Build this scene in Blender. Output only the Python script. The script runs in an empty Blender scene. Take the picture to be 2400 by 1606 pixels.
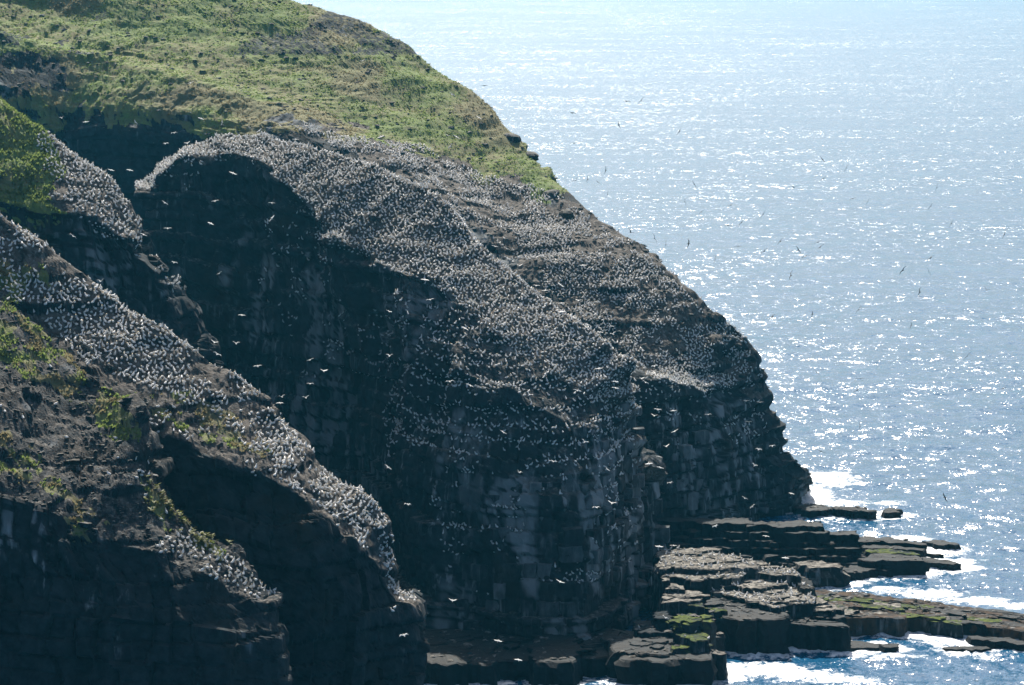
import bpy, math, time
import numpy as np
from mathutils import Vector, Matrix
T0 = time.time()
scene = bpy.context.scene
COL = scene.collection
R = math.radians
rng = np.random.default_rng(7)

# ------------------------------------------------------------------ camera
CAM_H, PITCH, FOCAL = 130.0, 8.0, 105.0
W0, H0 = 2400.0, 1606.0
FPX = W0 * FOCAL / 36.0
cam_data = bpy.data.cameras.new('camera')
cam_data.lens = FOCAL; cam_data.sensor_width = 36.0; cam_data.sensor_fit = 'HORIZONTAL'
cam_data.clip_start = 1.0; cam_data.clip_end = 120000.0
cam = bpy.data.objects.new('camera', cam_data); COL.objects.link(cam)
cam.location = (0, 0, CAM_H); cam.rotation_euler = (R(90 - PITCH), 0, 0)
scene.camera = cam

# ------------------------------------------------------------------ world, sun, exposure
SUN_EL, SUN_AZ = 46.0, -3.0            # azimuth measured from straight ahead (+Y) to the right (+X)
world = bpy.data.worlds.new('World'); scene.world = world; world.use_nodes = True
wn = world.node_tree; bgn = wn.nodes['Background']
sky = wn.nodes.new('ShaderNodeTexSky'); sky.sky_type = 'NISHITA'; sky.sun_disc = False
sky.sun_elevation = R(SUN_EL); sky.sun_rotation = R(SUN_AZ)
sky.altitude = 50; sky.air_density = 1.0; sky.dust_density = 3.8; sky.ozone_density = 2.0
wn.links.new(sky.outputs[0], bgn.inputs[0]); bgn.inputs[1].default_value = 0.072
sl = bpy.data.lights.new('sun', 'SUN'); sl.energy = 5.0; sl.angle = R(0.53); sl.color = (1.0, 0.94, 0.84)
sun = bpy.data.objects.new('sun', sl); COL.objects.link(sun)
sd = Vector((math.sin(R(SUN_AZ)) * math.cos(R(SUN_EL)), math.cos(R(SUN_AZ)) * math.cos(R(SUN_EL)), math.sin(R(SUN_EL))))
sun.rotation_euler = sd.to_track_quat('Z', 'Y').to_euler()
scene.view_settings.view_transform = 'Standard'; scene.view_settings.look = 'None'
scene.view_settings.exposure = 0.85; scene.view_settings.gamma = 1.0
scene.view_settings.use_curve_mapping = False
scene.cycles.use_denoising = True
scene.cycles.volume_bounces = 0
scene.cycles.max_bounces = 6

# ------------------------------------------------------------------ geometry helpers
cP, sP = math.cos(R(PITCH)), math.sin(R(PITCH))
def ray(px, py):
    u = (px - W0 / 2) / FPX; v = (H0 / 2 - py) / FPX
    return np.array([u, cP + v * sP, -sP + v * cP])
def P(px, py, Y):                       # point of the place seen at a photo pixel, at forward distance Y
    d = ray(px, py); t = Y / d[1]
    return np.array([d[0] * t, Y, CAM_H + d[2] * t])
def PZ(px, Y, z):                       # point at forward distance Y and height z in the photo column px
    v = ((z - CAM_H) * cP + Y * sP) / (Y * cP - (z - CAM_H) * sP)
    t = Y / (cP + v * sP)
    return np.array([(px - W0 / 2) / FPX * t, Y, z])
def PG(px, py, z=0.0):                  # point at height z seen at a photo pixel
    d = ray(px, py); t = (z - CAM_H) / d[2]
    return np.array([d[0] * t, d[1] * t, z])
def project(p):
    p = np.asarray(p, float); q = p - np.array([0, 0, CAM_H])
    f = q[..., 1] * cP - q[..., 2] * sP
    up = q[..., 1] * sP + q[..., 2] * cP
    return q[..., 0] / f * FPX + W0 / 2, H0 / 2 - up / f * FPX

def h01(*ks):                           # hash of integer arrays -> [0,1)
    h = np.zeros(np.broadcast(*ks).shape, np.uint64) + np.uint64(1469598103)
    for i, k in enumerate(ks):
        h = (h ^ (np.asarray(k).astype(np.int64).astype(np.uint64) * np.uint64(0x9E3779B97F4A7C15))) * np.uint64(0xBF58476D1CE4E5B9)
        h ^= h >> np.uint64(29)
    h *= np.uint64(0x94D049BB133111EB); h ^= h >> np.uint64(32)
    return (h & np.uint64(0xFFFFFF)).astype(float) / 16777216.0
def vnoise(p, seed=0):
    p = np.asarray(p, float); i = np.floor(p); f = p - i; i = i.astype(np.int64)
    u = f * f * f * (f * (f * 6 - 15) + 10); out = np.zeros(p.shape[:-1])
    for dx in (0, 1):
        wx = u[..., 0] if dx else 1 - u[..., 0]
        for dy in (0, 1):
            wy = u[..., 1] if dy else 1 - u[..., 1]
            for dz in (0, 1):
                wz = u[..., 2] if dz else 1 - u[..., 2]
                out += wx * wy * wz * h01(i[..., 0] + dx, i[..., 1] + dy, i[..., 2] + dz, np.int64(seed))
    return out * 2 - 1
def fbm(p, n=4, seed=0, gain=0.5):
    a, s, tot = 1.0, 0.0, 0.0; p = np.asarray(p, float)
    for k in range(n):
        s = s + a * vnoise(p, seed + k); tot += a; a *= gain; p = p * 2.03 + 17.3
    return s / tot
def sstep(a, b, x):
    t = np.clip((x - a) / (b - a), 0, 1); return t * t * (3 - 2 * t)
def inpoly(px, py, poly):
    poly = np.asarray(poly, float); c = np.zeros(np.shape(px), bool)
    x1, y1 = poly[-1]
    for x2, y2 in poly:
        m = ((y1 > py) != (y2 > py))
        c ^= m & (px < (x2 - x1) * (py - y1) / (y2 - y1 + 1e-9) + x1)
        x1, y1 = x2, y2
    return c

def mesh_obj(name, verts, faces, mats, parent=None, mat_idx=None, smooth=False):
    me = bpy.data.meshes.new(name)
    verts = np.asarray(verts, np.float32).reshape(-1, 3)
    if isinstance(faces, np.ndarray):
        n, k = faces.shape
        me.vertices.add(len(verts)); me.vertices.foreach_set('co', verts.ravel())
        me.loops.add(n * k); me.loops.foreach_set('vertex_index', faces.astype(np.int32).ravel())
        me.polygons.add(n); me.polygons.foreach_set('loop_start', np.arange(0, n * k, k, dtype=np.int32))
    else:
        me.from_pydata(verts.tolist(), [], faces)
    for m in (mats if isinstance(mats, (list, tuple)) else [mats]): me.materials.append(m)
    if mat_idx is not None: me.polygons.foreach_set('material_index', np.asarray(mat_idx, np.int32))
    me.polygons.foreach_set('use_smooth', np.full(len(me.polygons), smooth))
    me.update(calc_edges=True); me.validate()
    o = bpy.data.objects.new(name, me); COL.objects.link(o)
    if parent: o.parent = parent
    return o
def tag(o, label=None, cat=None, group=None, kind=None):
    if label: o['label'] = label
    if cat: o['category'] = cat
    if group: o['group'] = group
    if kind: o['kind'] = kind
    return o

# ------------------------------------------------------------------ materials
def mat(name):
    m = bpy.data.materials.new(name); m.use_nodes = True; nt = m.node_tree
    b = nt.nodes['Principled BSDF']; return m, nt, b
def N(nt, typ, **kw):
    n = nt.nodes.new(typ)
    for k, v in kw.items():
        if k.startswith('i_'): n.inputs[int(k[2:]) if k[2:].isdigit() else k[2:]].default_value = v
        else: setattr(n, k, v)
    return n
def noise(nt, vec, scale, detail=4, rough=0.55, dim='3D'):
    n = N(nt, 'ShaderNodeTexNoise', noise_dimensions=dim); n.inputs['Scale'].default_value = scale
    n.inputs['Detail'].default_value = detail; n.inputs['Roughness'].default_value = rough
    if vec is not None: nt.links.new(vec, n.inputs['Vector'])
    return n.outputs[0]
def ramp(nt, fac, a, b):
    n = N(nt, 'ShaderNodeMapRange', interpolation_type='SMOOTHSTEP'); n.inputs[1].default_value = a; n.inputs[2].default_value = b
    nt.links.new(fac, n.inputs[0]); return n.outputs[0]
def mixc(nt, fac, a, b):
    n = N(nt, 'ShaderNodeMix', data_type='RGBA')
    for sock, v in ((n.inputs[0], fac), (n.inputs[6], a), (n.inputs[7], b)):
        if hasattr(v, 'links') or isinstance(v, bpy.types.NodeSocket): nt.links.new(v, sock)
        else: sock.default_value = v if not isinstance(v, tuple) else (*v, 1)
    return n.outputs[2]
def mth(nt, op, a, b=0.0):
    n = N(nt, 'ShaderNodeMath', operation=op)
    for i, v in enumerate((a, b)):
        if isinstance(v, bpy.types.NodeSocket): nt.links.new(v, n.inputs[i])
        else: n.inputs[i].default_value = v
    return n.outputs[0]
def mapping(nt, vec, scale, rot=(0, 0, 0)):
    n = N(nt, 'ShaderNodeMapping'); n.inputs['Scale'].default_value = scale; n.inputs['Rotation'].default_value = rot
    nt.links.new(vec, n.inputs[0]); return n.outputs[0]
def bump(nt, h, strength, dist, b):
    n = N(nt, 'ShaderNodeBump'); n.inputs['Strength'].default_value = strength; n.inputs['Distance'].default_value = dist
    nt.links.new(h, n.inputs['Height']); nt.links.new(n.outputs[0], b.inputs['Normal'])

def rock_colour(nt, pos, tone=None, streaks=True):
    big = noise(nt, pos, 0.09, 5); mid = noise(nt, pos, 0.6, 5); fine = noise(nt, pos, 3.0, 4, 0.65)
    c = mixc(nt, ramp(nt, mid, 0.3, 0.7), (0.009, 0.013, 0.016), (0.027, 0.035, 0.040))
    c = mixc(nt, mth(nt, 'MULTIPLY', ramp(nt, big, 0.52, 0.7), 0.7), c, (0.030, 0.022, 0.014))
    c = mixc(nt, mth(nt, 'MULTIPLY', ramp(nt, fine, 0.45, 0.75), 0.45), c, (0.006, 0.008, 0.010))
    if tone is not None: c = mixc(nt, mth(nt, 'MULTIPLY', ramp(nt, tone, 0.36, 0.95), 0.85), c, (0.22, 0.24, 0.25))
    st = noise(nt, mapping(nt, pos, (0.75, 0.75, 0.045)), 1.0, 4, 0.6)
    st2 = noise(nt, pos, 0.05, 3)
    if not streaks: return c, mid, fine
    s = mth(nt, 'MULTIPLY', ramp(nt, st, 0.52, 0.70), ramp(nt, st2, 0.40, 0.6))
    if tone is not None: s = mth(nt, 'MULTIPLY', s, ramp(nt, tone, 0.0, 0.35))
    c = mixc(nt, mth(nt, 'MULTIPLY', s, 0.75), c, (0.36, 0.37, 0.37))
    return c, mid, fine
def make_terrain_mat():
    m, nt, b = mat('headland_ground')
    pos = N(nt, 'ShaderNodeNewGeometry').outputs['Position']
    at = N(nt, 'ShaderNodeAttribute', attribute_name='cover'); sep = N(nt, 'ShaderNodeSeparateColor'); nt.links.new(at.outputs['Color'], sep.inputs[0])
    rock, mid, fine = rock_colour(nt, pos, at.outputs['Alpha'])
    g1 = noise(nt, pos, 0.07, 5, 0.6); g2 = noise(nt, mapping(nt, pos, (1, 1, 2.0)), 0.5, 5, 0.65); g3 = noise(nt, pos, 2.2, 3)
    gr = mixc(nt, ramp(nt, g1, 0.38, 0.6), (0.130, 0.175, 0.056), (0.165, 0.160, 0.072))
    gr = mixc(nt, ramp(nt, g2, 0.42, 0.68), gr, (0.160, 0.220, 0.055))
    gr = mixc(nt, mth(nt, 'MULTIPLY', ramp(nt, g3, 0.5, 0.72), 0.6), gr, (0.092, 0.092, 0.050))
    gr = mixc(nt, mth(nt, 'MULTIPLY', sep.outputs[2], 0.85), gr, (0.165, 0.145, 0.080))
    so = mixc(nt, ramp(nt, mid, 0.35, 0.65), (0.045, 0.038, 0.032), (0.110, 0.096, 0.082))
    so = mixc(nt, ramp(nt, noise(nt, pos, 1.6, 4, 0.7), 0.52, 0.68), so, (0.20, 0.185, 0.165))
    wob = mth(nt, 'ADD', mth(nt, 'MULTIPLY', mth(nt, 'SUBTRACT', noise(nt, pos, 0.8, 5, 0.65), 0.5), 1.1), 0.0)
    gm = ramp(nt, mth(nt, 'ADD', sep.outputs[0], wob), 0.38, 0.62)
    sm = ramp(nt, mth(nt, 'ADD', sep.outputs[1], wob), 0.35, 0.65)
    c = mixc(nt, sm, rock, so); c = mixc(nt, gm, c, gr)
    nt.links.new(c, b.inputs['Base Color']); b.inputs['Roughness'].default_value = 0.9; b.inputs['Specular IOR Level'].default_value = 0.2
    hh = mth(nt, 'ADD', mth(nt, 'MULTIPLY', mid, 0.6), mth(nt, 'MULTIPLY', fine, 0.4))
    bump(nt, hh, 0.8, 0.5, b)
    return m
def make_rock_mat(name, wet=False, green=0.0, pale=0.0, rust=False, block=False, shelf=False):
    m, nt, b = mat(name)
    pos = N(nt, 'ShaderNodeNewGeometry').outputs['Position']
    c, mid, fine = rock_colour(nt, pos, mth(nt, 'ADD', mth(nt, 'MULTIPLY', N(nt, 'ShaderNodeObjectInfo').outputs['Random'], .35), mth(nt, 'MULTIPLY', noise(nt, mapping(nt, pos, (1, 1, .4)), .6, 5, .65), .75)) if block else None, not (wet or shelf))
    if wet: c = mixc(nt, 0.5, c, (0.006, 0.007, 0.008))
    if rust: c = mixc(nt, mth(nt, 'MULTIPLY', ramp(nt, noise(nt, pos, 0.5, 4, .65), .35, .6), .8), c, (0.085, 0.055, 0.034))
    geo = N(nt, 'ShaderNodeNewGeometry'); sx = N(nt, 'ShaderNodeSeparateXYZ'); nt.links.new(geo.outputs['Normal'], sx.inputs[0])
    up = ramp(nt, sx.outputs[2], 0.55, 0.85)
    if pale:
        pc = mixc(nt, ramp(nt, noise(nt, pos, 0.9, 5, 0.7), 0.4, 0.65), (0.085, 0.078, 0.068), (0.30, 0.28, 0.245))
        c = mixc(nt, mth(nt, 'MULTIPLY', up, pale), c, pc)
    if green:
        gm = mth(nt, 'MULTIPLY', up, ramp(nt, mth(nt, 'ADD', mth(nt, 'MULTIPLY', noise(nt, pos, 0.25, 4, 0.6), .6), mth(nt, 'MULTIPLY', noise(nt, pos, 1.4, 5, 0.7), .4)), 0.52 - green * 0.25, 0.66 - green * 0.25))
        gcol = mixc(nt, ramp(nt, noise(nt, pos, 1.5, 3), 0.4, 0.65), (0.040, 0.062, 0.012), (0.105, 0.13, 0.022))
        c = mixc(nt, gm, c, gcol)
    nt.links.new(c, b.inputs['Base Color']); b.inputs['Roughness'].default_value = 0.7 if wet else 0.9
    b.inputs['Specular IOR Level'].default_value = 0.12
    hh = mth(nt, 'ADD', mth(nt, 'MULTIPLY', mid, 0.6), mth(nt, 'MULTIPLY', fine, 0.4)); bump(nt, hh, 0.8, 0.4, b)
    return m
M_TER = make_terrain_mat()
M_ROCK = make_rock_mat('cliff_rock', shelf=True); M_WET = make_rock_mat('wet_rock', wet=True)
M_RUST = make_rock_mat('rust_rock', rust=True); M_BLOCK = make_rock_mat('block_rock', block=True)
M_GREENROCK = make_rock_mat('algae_rock', green=0.5); M_GUANOROCK = make_rock_mat('guano_rock', pale=0.9)

# ------------------------------------------------------------------ lofted landforms
def catmull(ctrl, counts):               # ctrl (R,C,3) -> along columns
    out = []; C = ctrl.shape[1]
    for i in range(C - 1):
        p1, p2 = ctrl[:, i], ctrl[:, i + 1]
        p0 = ctrl[:, i - 1] if i > 0 else 2 * p1 - p2
        p3 = ctrl[:, i + 2] if i + 2 < C else 2 * p2 - p1
        n = counts[i]
        for k in range(n + (1 if i == C - 2 else 0)):
            t = k / n
            m1, m2 = 0.40 * (p2 - p0), 0.40 * (p3 - p1)
            out.append((2*t**3 - 3*t**2 + 1) * p1 + (t**3 - 2*t**2 + t) * m1 + (3*t**2 - 2*t**3) * p2 + (t**3 - t**2) * m2)
    return np.stack(out, 1)
TH = 0.9 + 2.6 * np.random.default_rng(3).random(400)
BEDS = np.concatenate([[0], np.cumsum(TH)]) - 60.0
def strata(p, s, rib=1.8, bed=0.55, blk=0.55, dip=(0.03, 0.0), seed=0):
    zb = p[..., 2] + dip[0] * p[..., 0] + dip[1] * p[..., 1] + 1.1 * vnoise(p / 14.0, 50) + 0.35 * vnoise(p / 3.5, 52)
    bi = np.clip(np.searchsorted(BEDS, zb) - 1, 0, len(TH) - 1); th = TH[bi]
    f = (zb - BEDS[bi]) / th
    off = (h01(bi, np.int64(11 + seed)) - 0.5) * 2 * bed
    w = 1.6 + 4.5 * h01(bi // 2, np.int64(12 + seed))
    c = (s + 1.6 * vnoise(p / 6.0, 53)) / w + 13.7 * h01(bi // 2, np.int64(13 + seed)) + 0.22 * vnoise(p / 2.2, 51)
    ci = np.floor(c).astype(np.int64); cf = c - ci
    boff = (h01(ci, bi // 2, np.int64(14 + seed)) - 0.5) * 2 * blk
    jz = np.exp(-(np.minimum(f, 1 - f) * th / 0.22) ** 2); jx = np.exp(-(np.minimum(cf, 1 - cf) * w / 0.22) ** 2)
    q = np.stack([s / 11.0, p[..., 2] / 60.0, np.zeros_like(s) + seed], -1)
    q2 = np.stack([s / 4.2, p[..., 2] / 26.0, np.zeros_like(s) + seed + 9], -1)
    global TONE, BEDF; BEDF = np.minimum(f, 1 - f) * th; TONE = (h01(ci, bi // 2, np.int64(15 + seed)) * .30 + .12 * h01(ci, bi, np.int64(16 + seed)) + .30 + .75 * fbm(p * np.array([1, 1, .35]) / 2.6, 4, 63, .65)) * (1 - np.maximum(jz, jx)) * sstep(-.25, .3, fbm(p * np.array([1, 1, .5]) / 9.0, 3, 64))
    return rib * (vnoise(q, 60) + 0.6 * vnoise(q2, 61)) + off + boff - 0.30 * np.maximum(jz, jx) + 0.35 * fbm(p / 1.6, 3, 62)
class Land: pass
LANDS = {}
def landform(name, rows, du, dv, label, cover, seed=0, rib=1.8, bed=0.95, blk=1.0, smooth_v=3, hum=1.0, dip=(0.03, 0), ledge=None, pale=None):
    ctrl = np.array(rows, float)
    Lc = np.linalg.norm(np.diff(ctrl, axis=1), axis=2).mean(0); cu = [max(2, int(math.ceil(l / du))) for l in Lc]
    g = catmull(ctrl, cu)
    Lr = np.linalg.norm(np.diff(g, axis=0), axis=2).mean(1)
    segs, vp = [], []
    for i, l in enumerate(Lr):
        n = max(2, int(math.ceil(l / (dv if i > 0 else dv * 3))))
        for k in range(n + (1 if i == len(Lr) - 1 else 0)):
            t = k / n; segs.append(g[i] * (1 - t) + g[i + 1] * t); vp.append(i + t)
    G = np.stack(segs); vp = np.array(vp)
    for _ in range(smooth_v): G[1:-1] = 0.25 * G[:-2] + 0.5 * G[1:-1] + 0.25 * G[2:]
    s = np.concatenate([[0], np.cumsum(np.linalg.norm(np.diff(g[len(g) * 2 // 3], axis=0), axis=1))])
    S = np.broadcast_to(s, G.shape[:2])
    n = np.cross(np.gradient(G, axis=0), np.gradient(G, axis=1)); n /= np.linalg.norm(n, axis=2, keepdims=True) + 1e-9
    cl = 1 - sstep(0.40, 0.66, n[..., 2] + 0.12 * vnoise(G / 5.0, 70 + seed))
    d = cl * strata(G, S, rib, bed, blk, dip, seed); tone = TONE.copy(); bedf = BEDF.copy()
    d = d + (1 - cl) * hum * (1.0 * fbm(G / 12.0, 2, 80 + seed) + 0.42 * fbm(G / 2.4, 3, 84 + seed) + (0.6 if ledge is None else ledge(G)) * strata(G, S, 0.3, 0.5, 0.5, dip, seed))
    V = G + n * d[..., None]
    L = Land(); L.name, L.G, L.V, L.vp, L.cl, L.bedf = name, G, V, vp, cl, bedf
    if pale: tone = np.clip(tone + pale(G), 0, 1)
    nv, nu = V.shape[:2]
    n2 = np.cross(np.gradient(V, axis=0), np.gradient(V, axis=1)); n2 /= np.linalg.norm(n2, axis=2, keepdims=True) + 1e-9; L.n = n2
    L.px, L.py = project(V)
    idx = np.arange(nv * nu).reshape(nv, nu)
    F = np.stack([idx[:-1, :-1], idx[1:, :-1], idx[1:, 1:], idx[:-1, 1:]], -1).reshape(-1, 4)
    L.F = F
    o = mesh_obj(name, V, F, M_TER); L.obj = o
    C = np.zeros((nv, nu, 4), np.float32); C[..., 3] = tone
    gm, sm, om = cover(L); C[..., 0], C[..., 1], C[..., 2] = gm, sm, om
    L.cover = C
    a = o.data.attributes.new('cover', 'FLOAT_COLOR', 'POINT'); a.data.foreach_set('color', C.ravel())
    tag(o, label, kind='structure'); LANDS[name] = L
    print(name, V.shape, round(time.time() - T0, 1)); return L
def rowp(pts): return [P(*p) if len(p) == 3 else PZ(p[0], p[2], p[3]) for p in pts]

# ---- far headland with the grass hill
crest = rowp([(-260,-330,810),(-80,-270,800),(120,-215,790),(320,-150,782),(520,-75,774),(700,0,765),(880,56,754),(1012,152,742),(1120,228,728),(1216,322,712),(1285,410,697),(1394,498,678),(1496,573,664),(1600,662,655),(1680,730,652),(1754,790,653),(1800,940,654),(1840,1050,655),(1878,1095,655)])
r2 = rowp([(-260,-20,775),(-80,0,770),(120,20,762),(300,55,750),(500,90,745),(720,150,735),(860,220,722),(980,310,708),(1075,400,695),(1160,470,684),(1240,520,673),(1340,600,658),(1440,680,647),(1540,760,641),(1620,820,640),(1700,870,644),(1760,960,648),(1810,1055,651),(1860,1098,653)])
r3 = rowp([(-260,40,748),(-80,65,742),(60,95,735),(200,127,728),(340,160,721),(470,200,714),(600,243,707),(730,290,699),(870,350,688),(980,430,676),(1080,540,664),(1200,660,650),(1310,740,640),(1430,820,632),(1530,860,630),(1630,880,636),(1715,975,643),(1785,1060,648),(1848,1100,651)])
r4 = rowp([(-260,140,726),(-80,170,722),(60,215,716),(150,250,712),(260,243,708),(390,255,703),(540,287,697),(680,305,690),(850,380,679),(950,480,667),(1050,600,655),(1170,720,642),(1280,800,632),(1410,860,624),(1520,885,621),(1620,905,627),(1700,985,638),(1772,1065,645),(1838,1105,649)])
r5 = [p + np.array([0, -5.0, 0]) * 1.0 for p in r4]; r5 = [np.array([p[0], p[1], 0.45 * p[2]]) for p in r5]
r6 = [np.array([p[0], p[1] - 9.0, -4.0]) for p in r4]
for k, (x, Y) in enumerate([(1410,609),(1520,608),(1620,614),(1700,628),(1775,640),(1835,648)]): r6[13 + k] = PZ(x, Y, -4.0)
for k in range(13, 19): r5[k] = 0.5 * (r4[k] + r6[k]) + np.array([0.6, -1.0, 2.0])
r0 = [p + np.array([25.0 - 45.0 * min(1, max(0, (k - 7) / 8.0)), 60.0, -14.0 - 0.25 * p[2]]) for k, p in enumerate(crest)]
r00 = [np.array([p[0] + 20, p[1] + 45, -4.0]) for p in r0]
w3 = [max(0.0, 1 - k / 8.5) for k in range(len(r3))]
r25 = [(1 - w) * 0.5 * (a + b) + w * (b + np.array([0.0, 9.0, -1.6])) for a, b, w in zip(r2, r3, w3)]
for k in range(9): r4[k] = r4[k] + np.array([0, 4.0, 0]) * w3[k]; r3[k] = r3[k] + np.array([0, 0, .9]) * w3[k]
r45 = [np.array([p[0], p[1] - (3.6 if k < 9 else 1.0), p[2] - (5.5 if k < 9 else 2.0)]) for k, p in enumerate(r4)]
for k in range(9): r5[k][1] -= 2.0
HR = [r00, r0, crest, r2, r25, r3, r4, r45, r5, r6]
for row in HR:                                             # turn the end of the point away from the camera
    e = row[-1]; row.append(e + np.array([4.0, 22.0, -6.0 if e[2] > 8 else 0.0])); row.append(e + np.array([-6.0, 60.0, -10.0 if e[2] > 14 else 0.0]))
def cover_head(L):
    jx = L.px + 50 * fbm(L.G / 12.0, 3, 201); jy = L.py + 75 * fbm(L.G * np.array([1, 1, .4]) / 7.0, 4, 202)
    grass = inpoly(jx, jy, [(-900,-900),(1500,-900),(1400,400),(1330,440),(1285,442),(1180,420),(1060,385),(985,345),(900,335),(790,312),(690,306),(600,312),(480,298),(330,268),(210,262),(130,300),(60,330),(-900,300)]).astype(float)
    soil = inpoly(jx, jy, [(680,290),(800,305),(900,320),(985,340),(1060,380),(1180,415),(1300,450),(1500,540),(1900,800),(1900,1000),(1700,900),(1500,850),(1400,760),(1250,660),(1000,450),(880,380)]).astype(float)
    up = sstep(0.22, 0.45, L.n[..., 2])
    rocky = (fbm(L.G / 20.0, 4, 205) > 0.20) & (L.py < 130)
    grass = grass * (0.35 + 0.65 * up); grass[rocky] *= 0.45
    grass *= 1 - .7 * inpoly(jx, jy, [(-300,110),(60,115),(170,150),(190,215),(60,195),(-300,190)])  # grass thinned to darker rock, partly painting in the shade of this hillside
    brown = np.maximum(sstep(0.05, 0.35, fbm(L.G / 22.0, 3, 207)) * 0.9, .55 * sstep(.12, .35, fbm(L.G / 6.0, 3, 209)))
    return grass, soil * up, brown
def ledge_head(G):
    px, py = project(G); low = py - (360 + (px - 950) * .42)
    return 0.25 + .55 * sstep(-20, 60, low) * sstep(-.35, .15, fbm(G / 12.0, 2, 208))
def pale_head(G):
    px, py = project(G); return .30 * sstep(1380, 1500, px) * sstep(850, 950, py) * sstep(-.3, .3, fbm(G * np.array([1, 1, .4]) / 5.0, 3, 216))
landform('headland', HR, 0.75, 0.62, 'far headland with a grass hill above a dark sea cliff', cover_head, seed=1, hum=1.05, ledge=ledge_head, pale=pale_head)

# ---- the great buttress in the middle
b1 = rowp([(352,430,636),(372,385,632),(430,348,628),(500,325,626),(565,315,623),(660,328,614),(740,345,606),(875,389,594),(981,437,586),(1056,488,579),(1141,583,572),(1210,648,567),(1278,702,564),(1360,764,561),(1425,812,561),(1480,862,563),(1512,950,566),(1535,1075,568)])
b2 = rowp([(350,440,622),(370,405,619),(427,362,618),(500,362,617),(560,360,613),(630,385,606),(666,434,599),(760,530,585),(850,597,576),(937,630,568),(1039,675,560),(1097,722,556),(1145,768,552),(1210,820,549),(1290,880,547),(1380,925,549),(1450,950,555),(1510,1085,562)])
b3 = rowp([(358,540,617),(385,560,614),(440,590,611),(510,620,607),(590,660,602),(680,710,595),(760,760,588),(850,830,580),(920,870,568),(975,850,556),(1040,850,549),(1100,870,545),(1160,895,542),(1230,930,540),(1310,975,539),(1395,1010,541),(1465,1045,549),(1520,1150,561)])
b4 = rowp([(372,800,613),(400,820,610),(455,850,607),(530,890,603),(610,940,597),(700,990,590),(780,1030,584),(860,1070,577),(905,1075,565),(930,1065,552),(990,1080,542),(1060,1100,536),(1140,1120,532),(1220,1140,530),(1310,1160,529),(1400,1180,532),(1475,1200,542),(1540,1250,559)])
b5 = rowp([(380,0,610,10.),(410,0,606,10.),(465,0,603,10.),(540,0,598,10.),(620,0,592,10.),(710,0,585,10.),(790,0,579,10.),(870,0,572,10.),(925,0,560,10.),(975,0,546,10.),(1015,0,535,10.),(1075,0,529,10.),(1150,0,525,10.),(1225,0,523,10.),(1310,0,523,10.),(1395,0,527,10.),(1480,0,540,10.),(1543,0,559,10.)])
b6 = [np.array([p[0], p[1] - 2.5, -4.0]) for p in b5]
b0 = [p + np.array([6.0 * (1 - t) - 5.0 * t, 16.0, -12.0]) for k, p in enumerate(b1) for t in [min(1.0, max(0.0, (k - len(b1) + 6) / 4.0))]]; b00 = [np.array([p[0] + 4, p[1] + 14, -4.0]) for p in b0]
for row, dx in ((b1, -1.6), (b2, -1.6), (b3, -1.8), (b4, -1.8), (b5, -1.5), (b6, -1.5)):
    for k in (-1, -2): row[k] = row[k] + np.array([dx if k == -1 else dx * .5, 0, 0])
BR = [b00, b0, b1, b2, b3, b4, b5, b6]
for row in BR:
    e = row[-1]; row.append(e + np.array([2.2, 10.0, -3.0 if e[2] > 8 else 0])); row.append(e + np.array([0.0, 45.0, -8.0 if e[2] > 12 else 0]))
    a = row[0]; row.insert(0, a + np.array([-1.5, 9.0, -2.0 if a[2] > 8 else 0])); row.insert(0, a + np.array([-1.0, 45.0, -4.0 if a[2] > 8 else 0]))
def cover_butt(L):
    up = sstep(0.35, 0.6, L.n[..., 2]); vv = L.vp[:, None] + 0.12 * fbm(L.G / 6.0, 3, 211)
    soil = ((vv > 1.2) & (vv < 3.05)).astype(float)
    return np.zeros_like(L.px), np.maximum(soil * (0.4 + 0.6 * up), 0.45 * up), np.zeros_like(L.px)
def pale_butt(G):                          # guano-washed faces of the seaward bulge
    px, py = project(G); m = sstep(930, 1080, px - .25 * (py - 1100) * (py > 1100)) * sstep(820, 1050, py)
    return m * (.60 * sstep(-.15, .35, fbm(G * np.array([1, 1, .22]) / 3.4, 4, 215, .6)) + .1 * sstep(1350, 1450, px)) + .34 * (1 - m) * sstep(-.1, .4, fbm(G * np.array([1, 1, .15]) / 3.0, 3, 219))
landform('cliff_buttress', BR, 0.50, 0.45, 'great rounded cliff buttress crowded with white seabirds in the middle', cover_butt, seed=2, rib=2.3, pale=pale_butt)

# ---- spur behind on the left
s1 = rowp([(-200,60,560),(-80,165,546),(0,232,541),(60,275,538),(120,322,536),(180,365,535),(239,403,533),(297,464,531),(341,526,529),(362,580,528),(390,640,527)])
s2 = rowp([(-200,400,527),(-80,450,523),(0,470,521),(60,485,520),(110,495,520),(165,503,520),(215,512,520),(268,545,520),(315,580,520),(345,612,521),(385,660,522)])
s3 = rowp([(-200,700,520),(-80,720,517),(0,740,515),(60,745,514),(120,750,514),(180,755,514),(240,765,515),(300,775,516),(355,780,517),(405,785,518),(440,800,520)])
s4 = [np.array([p[0] + 2.0, p[1] - 5, 25.0]) for p in s3]; s5 = [np.array([p[0] + 3, p[1] - 8, -4.0]) for p in s3]
for k in (-1, -2, -3): s4[k][0] += 1.5; s5[k][0] += 1.5
s0 = [p + np.array([8.0 * (1 - t) - 5.0 * t, 22.0, -14.0]) for k, p in enumerate(s1) for t in [min(1.0, max(0.0, (k - len(s1) + 6) / 4.0))]]; s00 = [np.array([p[0] + 4, p[1] + 25, -4.0]) for p in s0]
SR = [s00, s0, s1, s2, s3, s4, s5]
for row in SR:
    e = row[-1]; row.append(e + np.array([1.5, 9.0, -2.0 if e[2] > 8 else 0])); row.append(e + np.array([-1.0, 40.0, -10.0 if e[2] > 14 else 0]))
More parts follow.
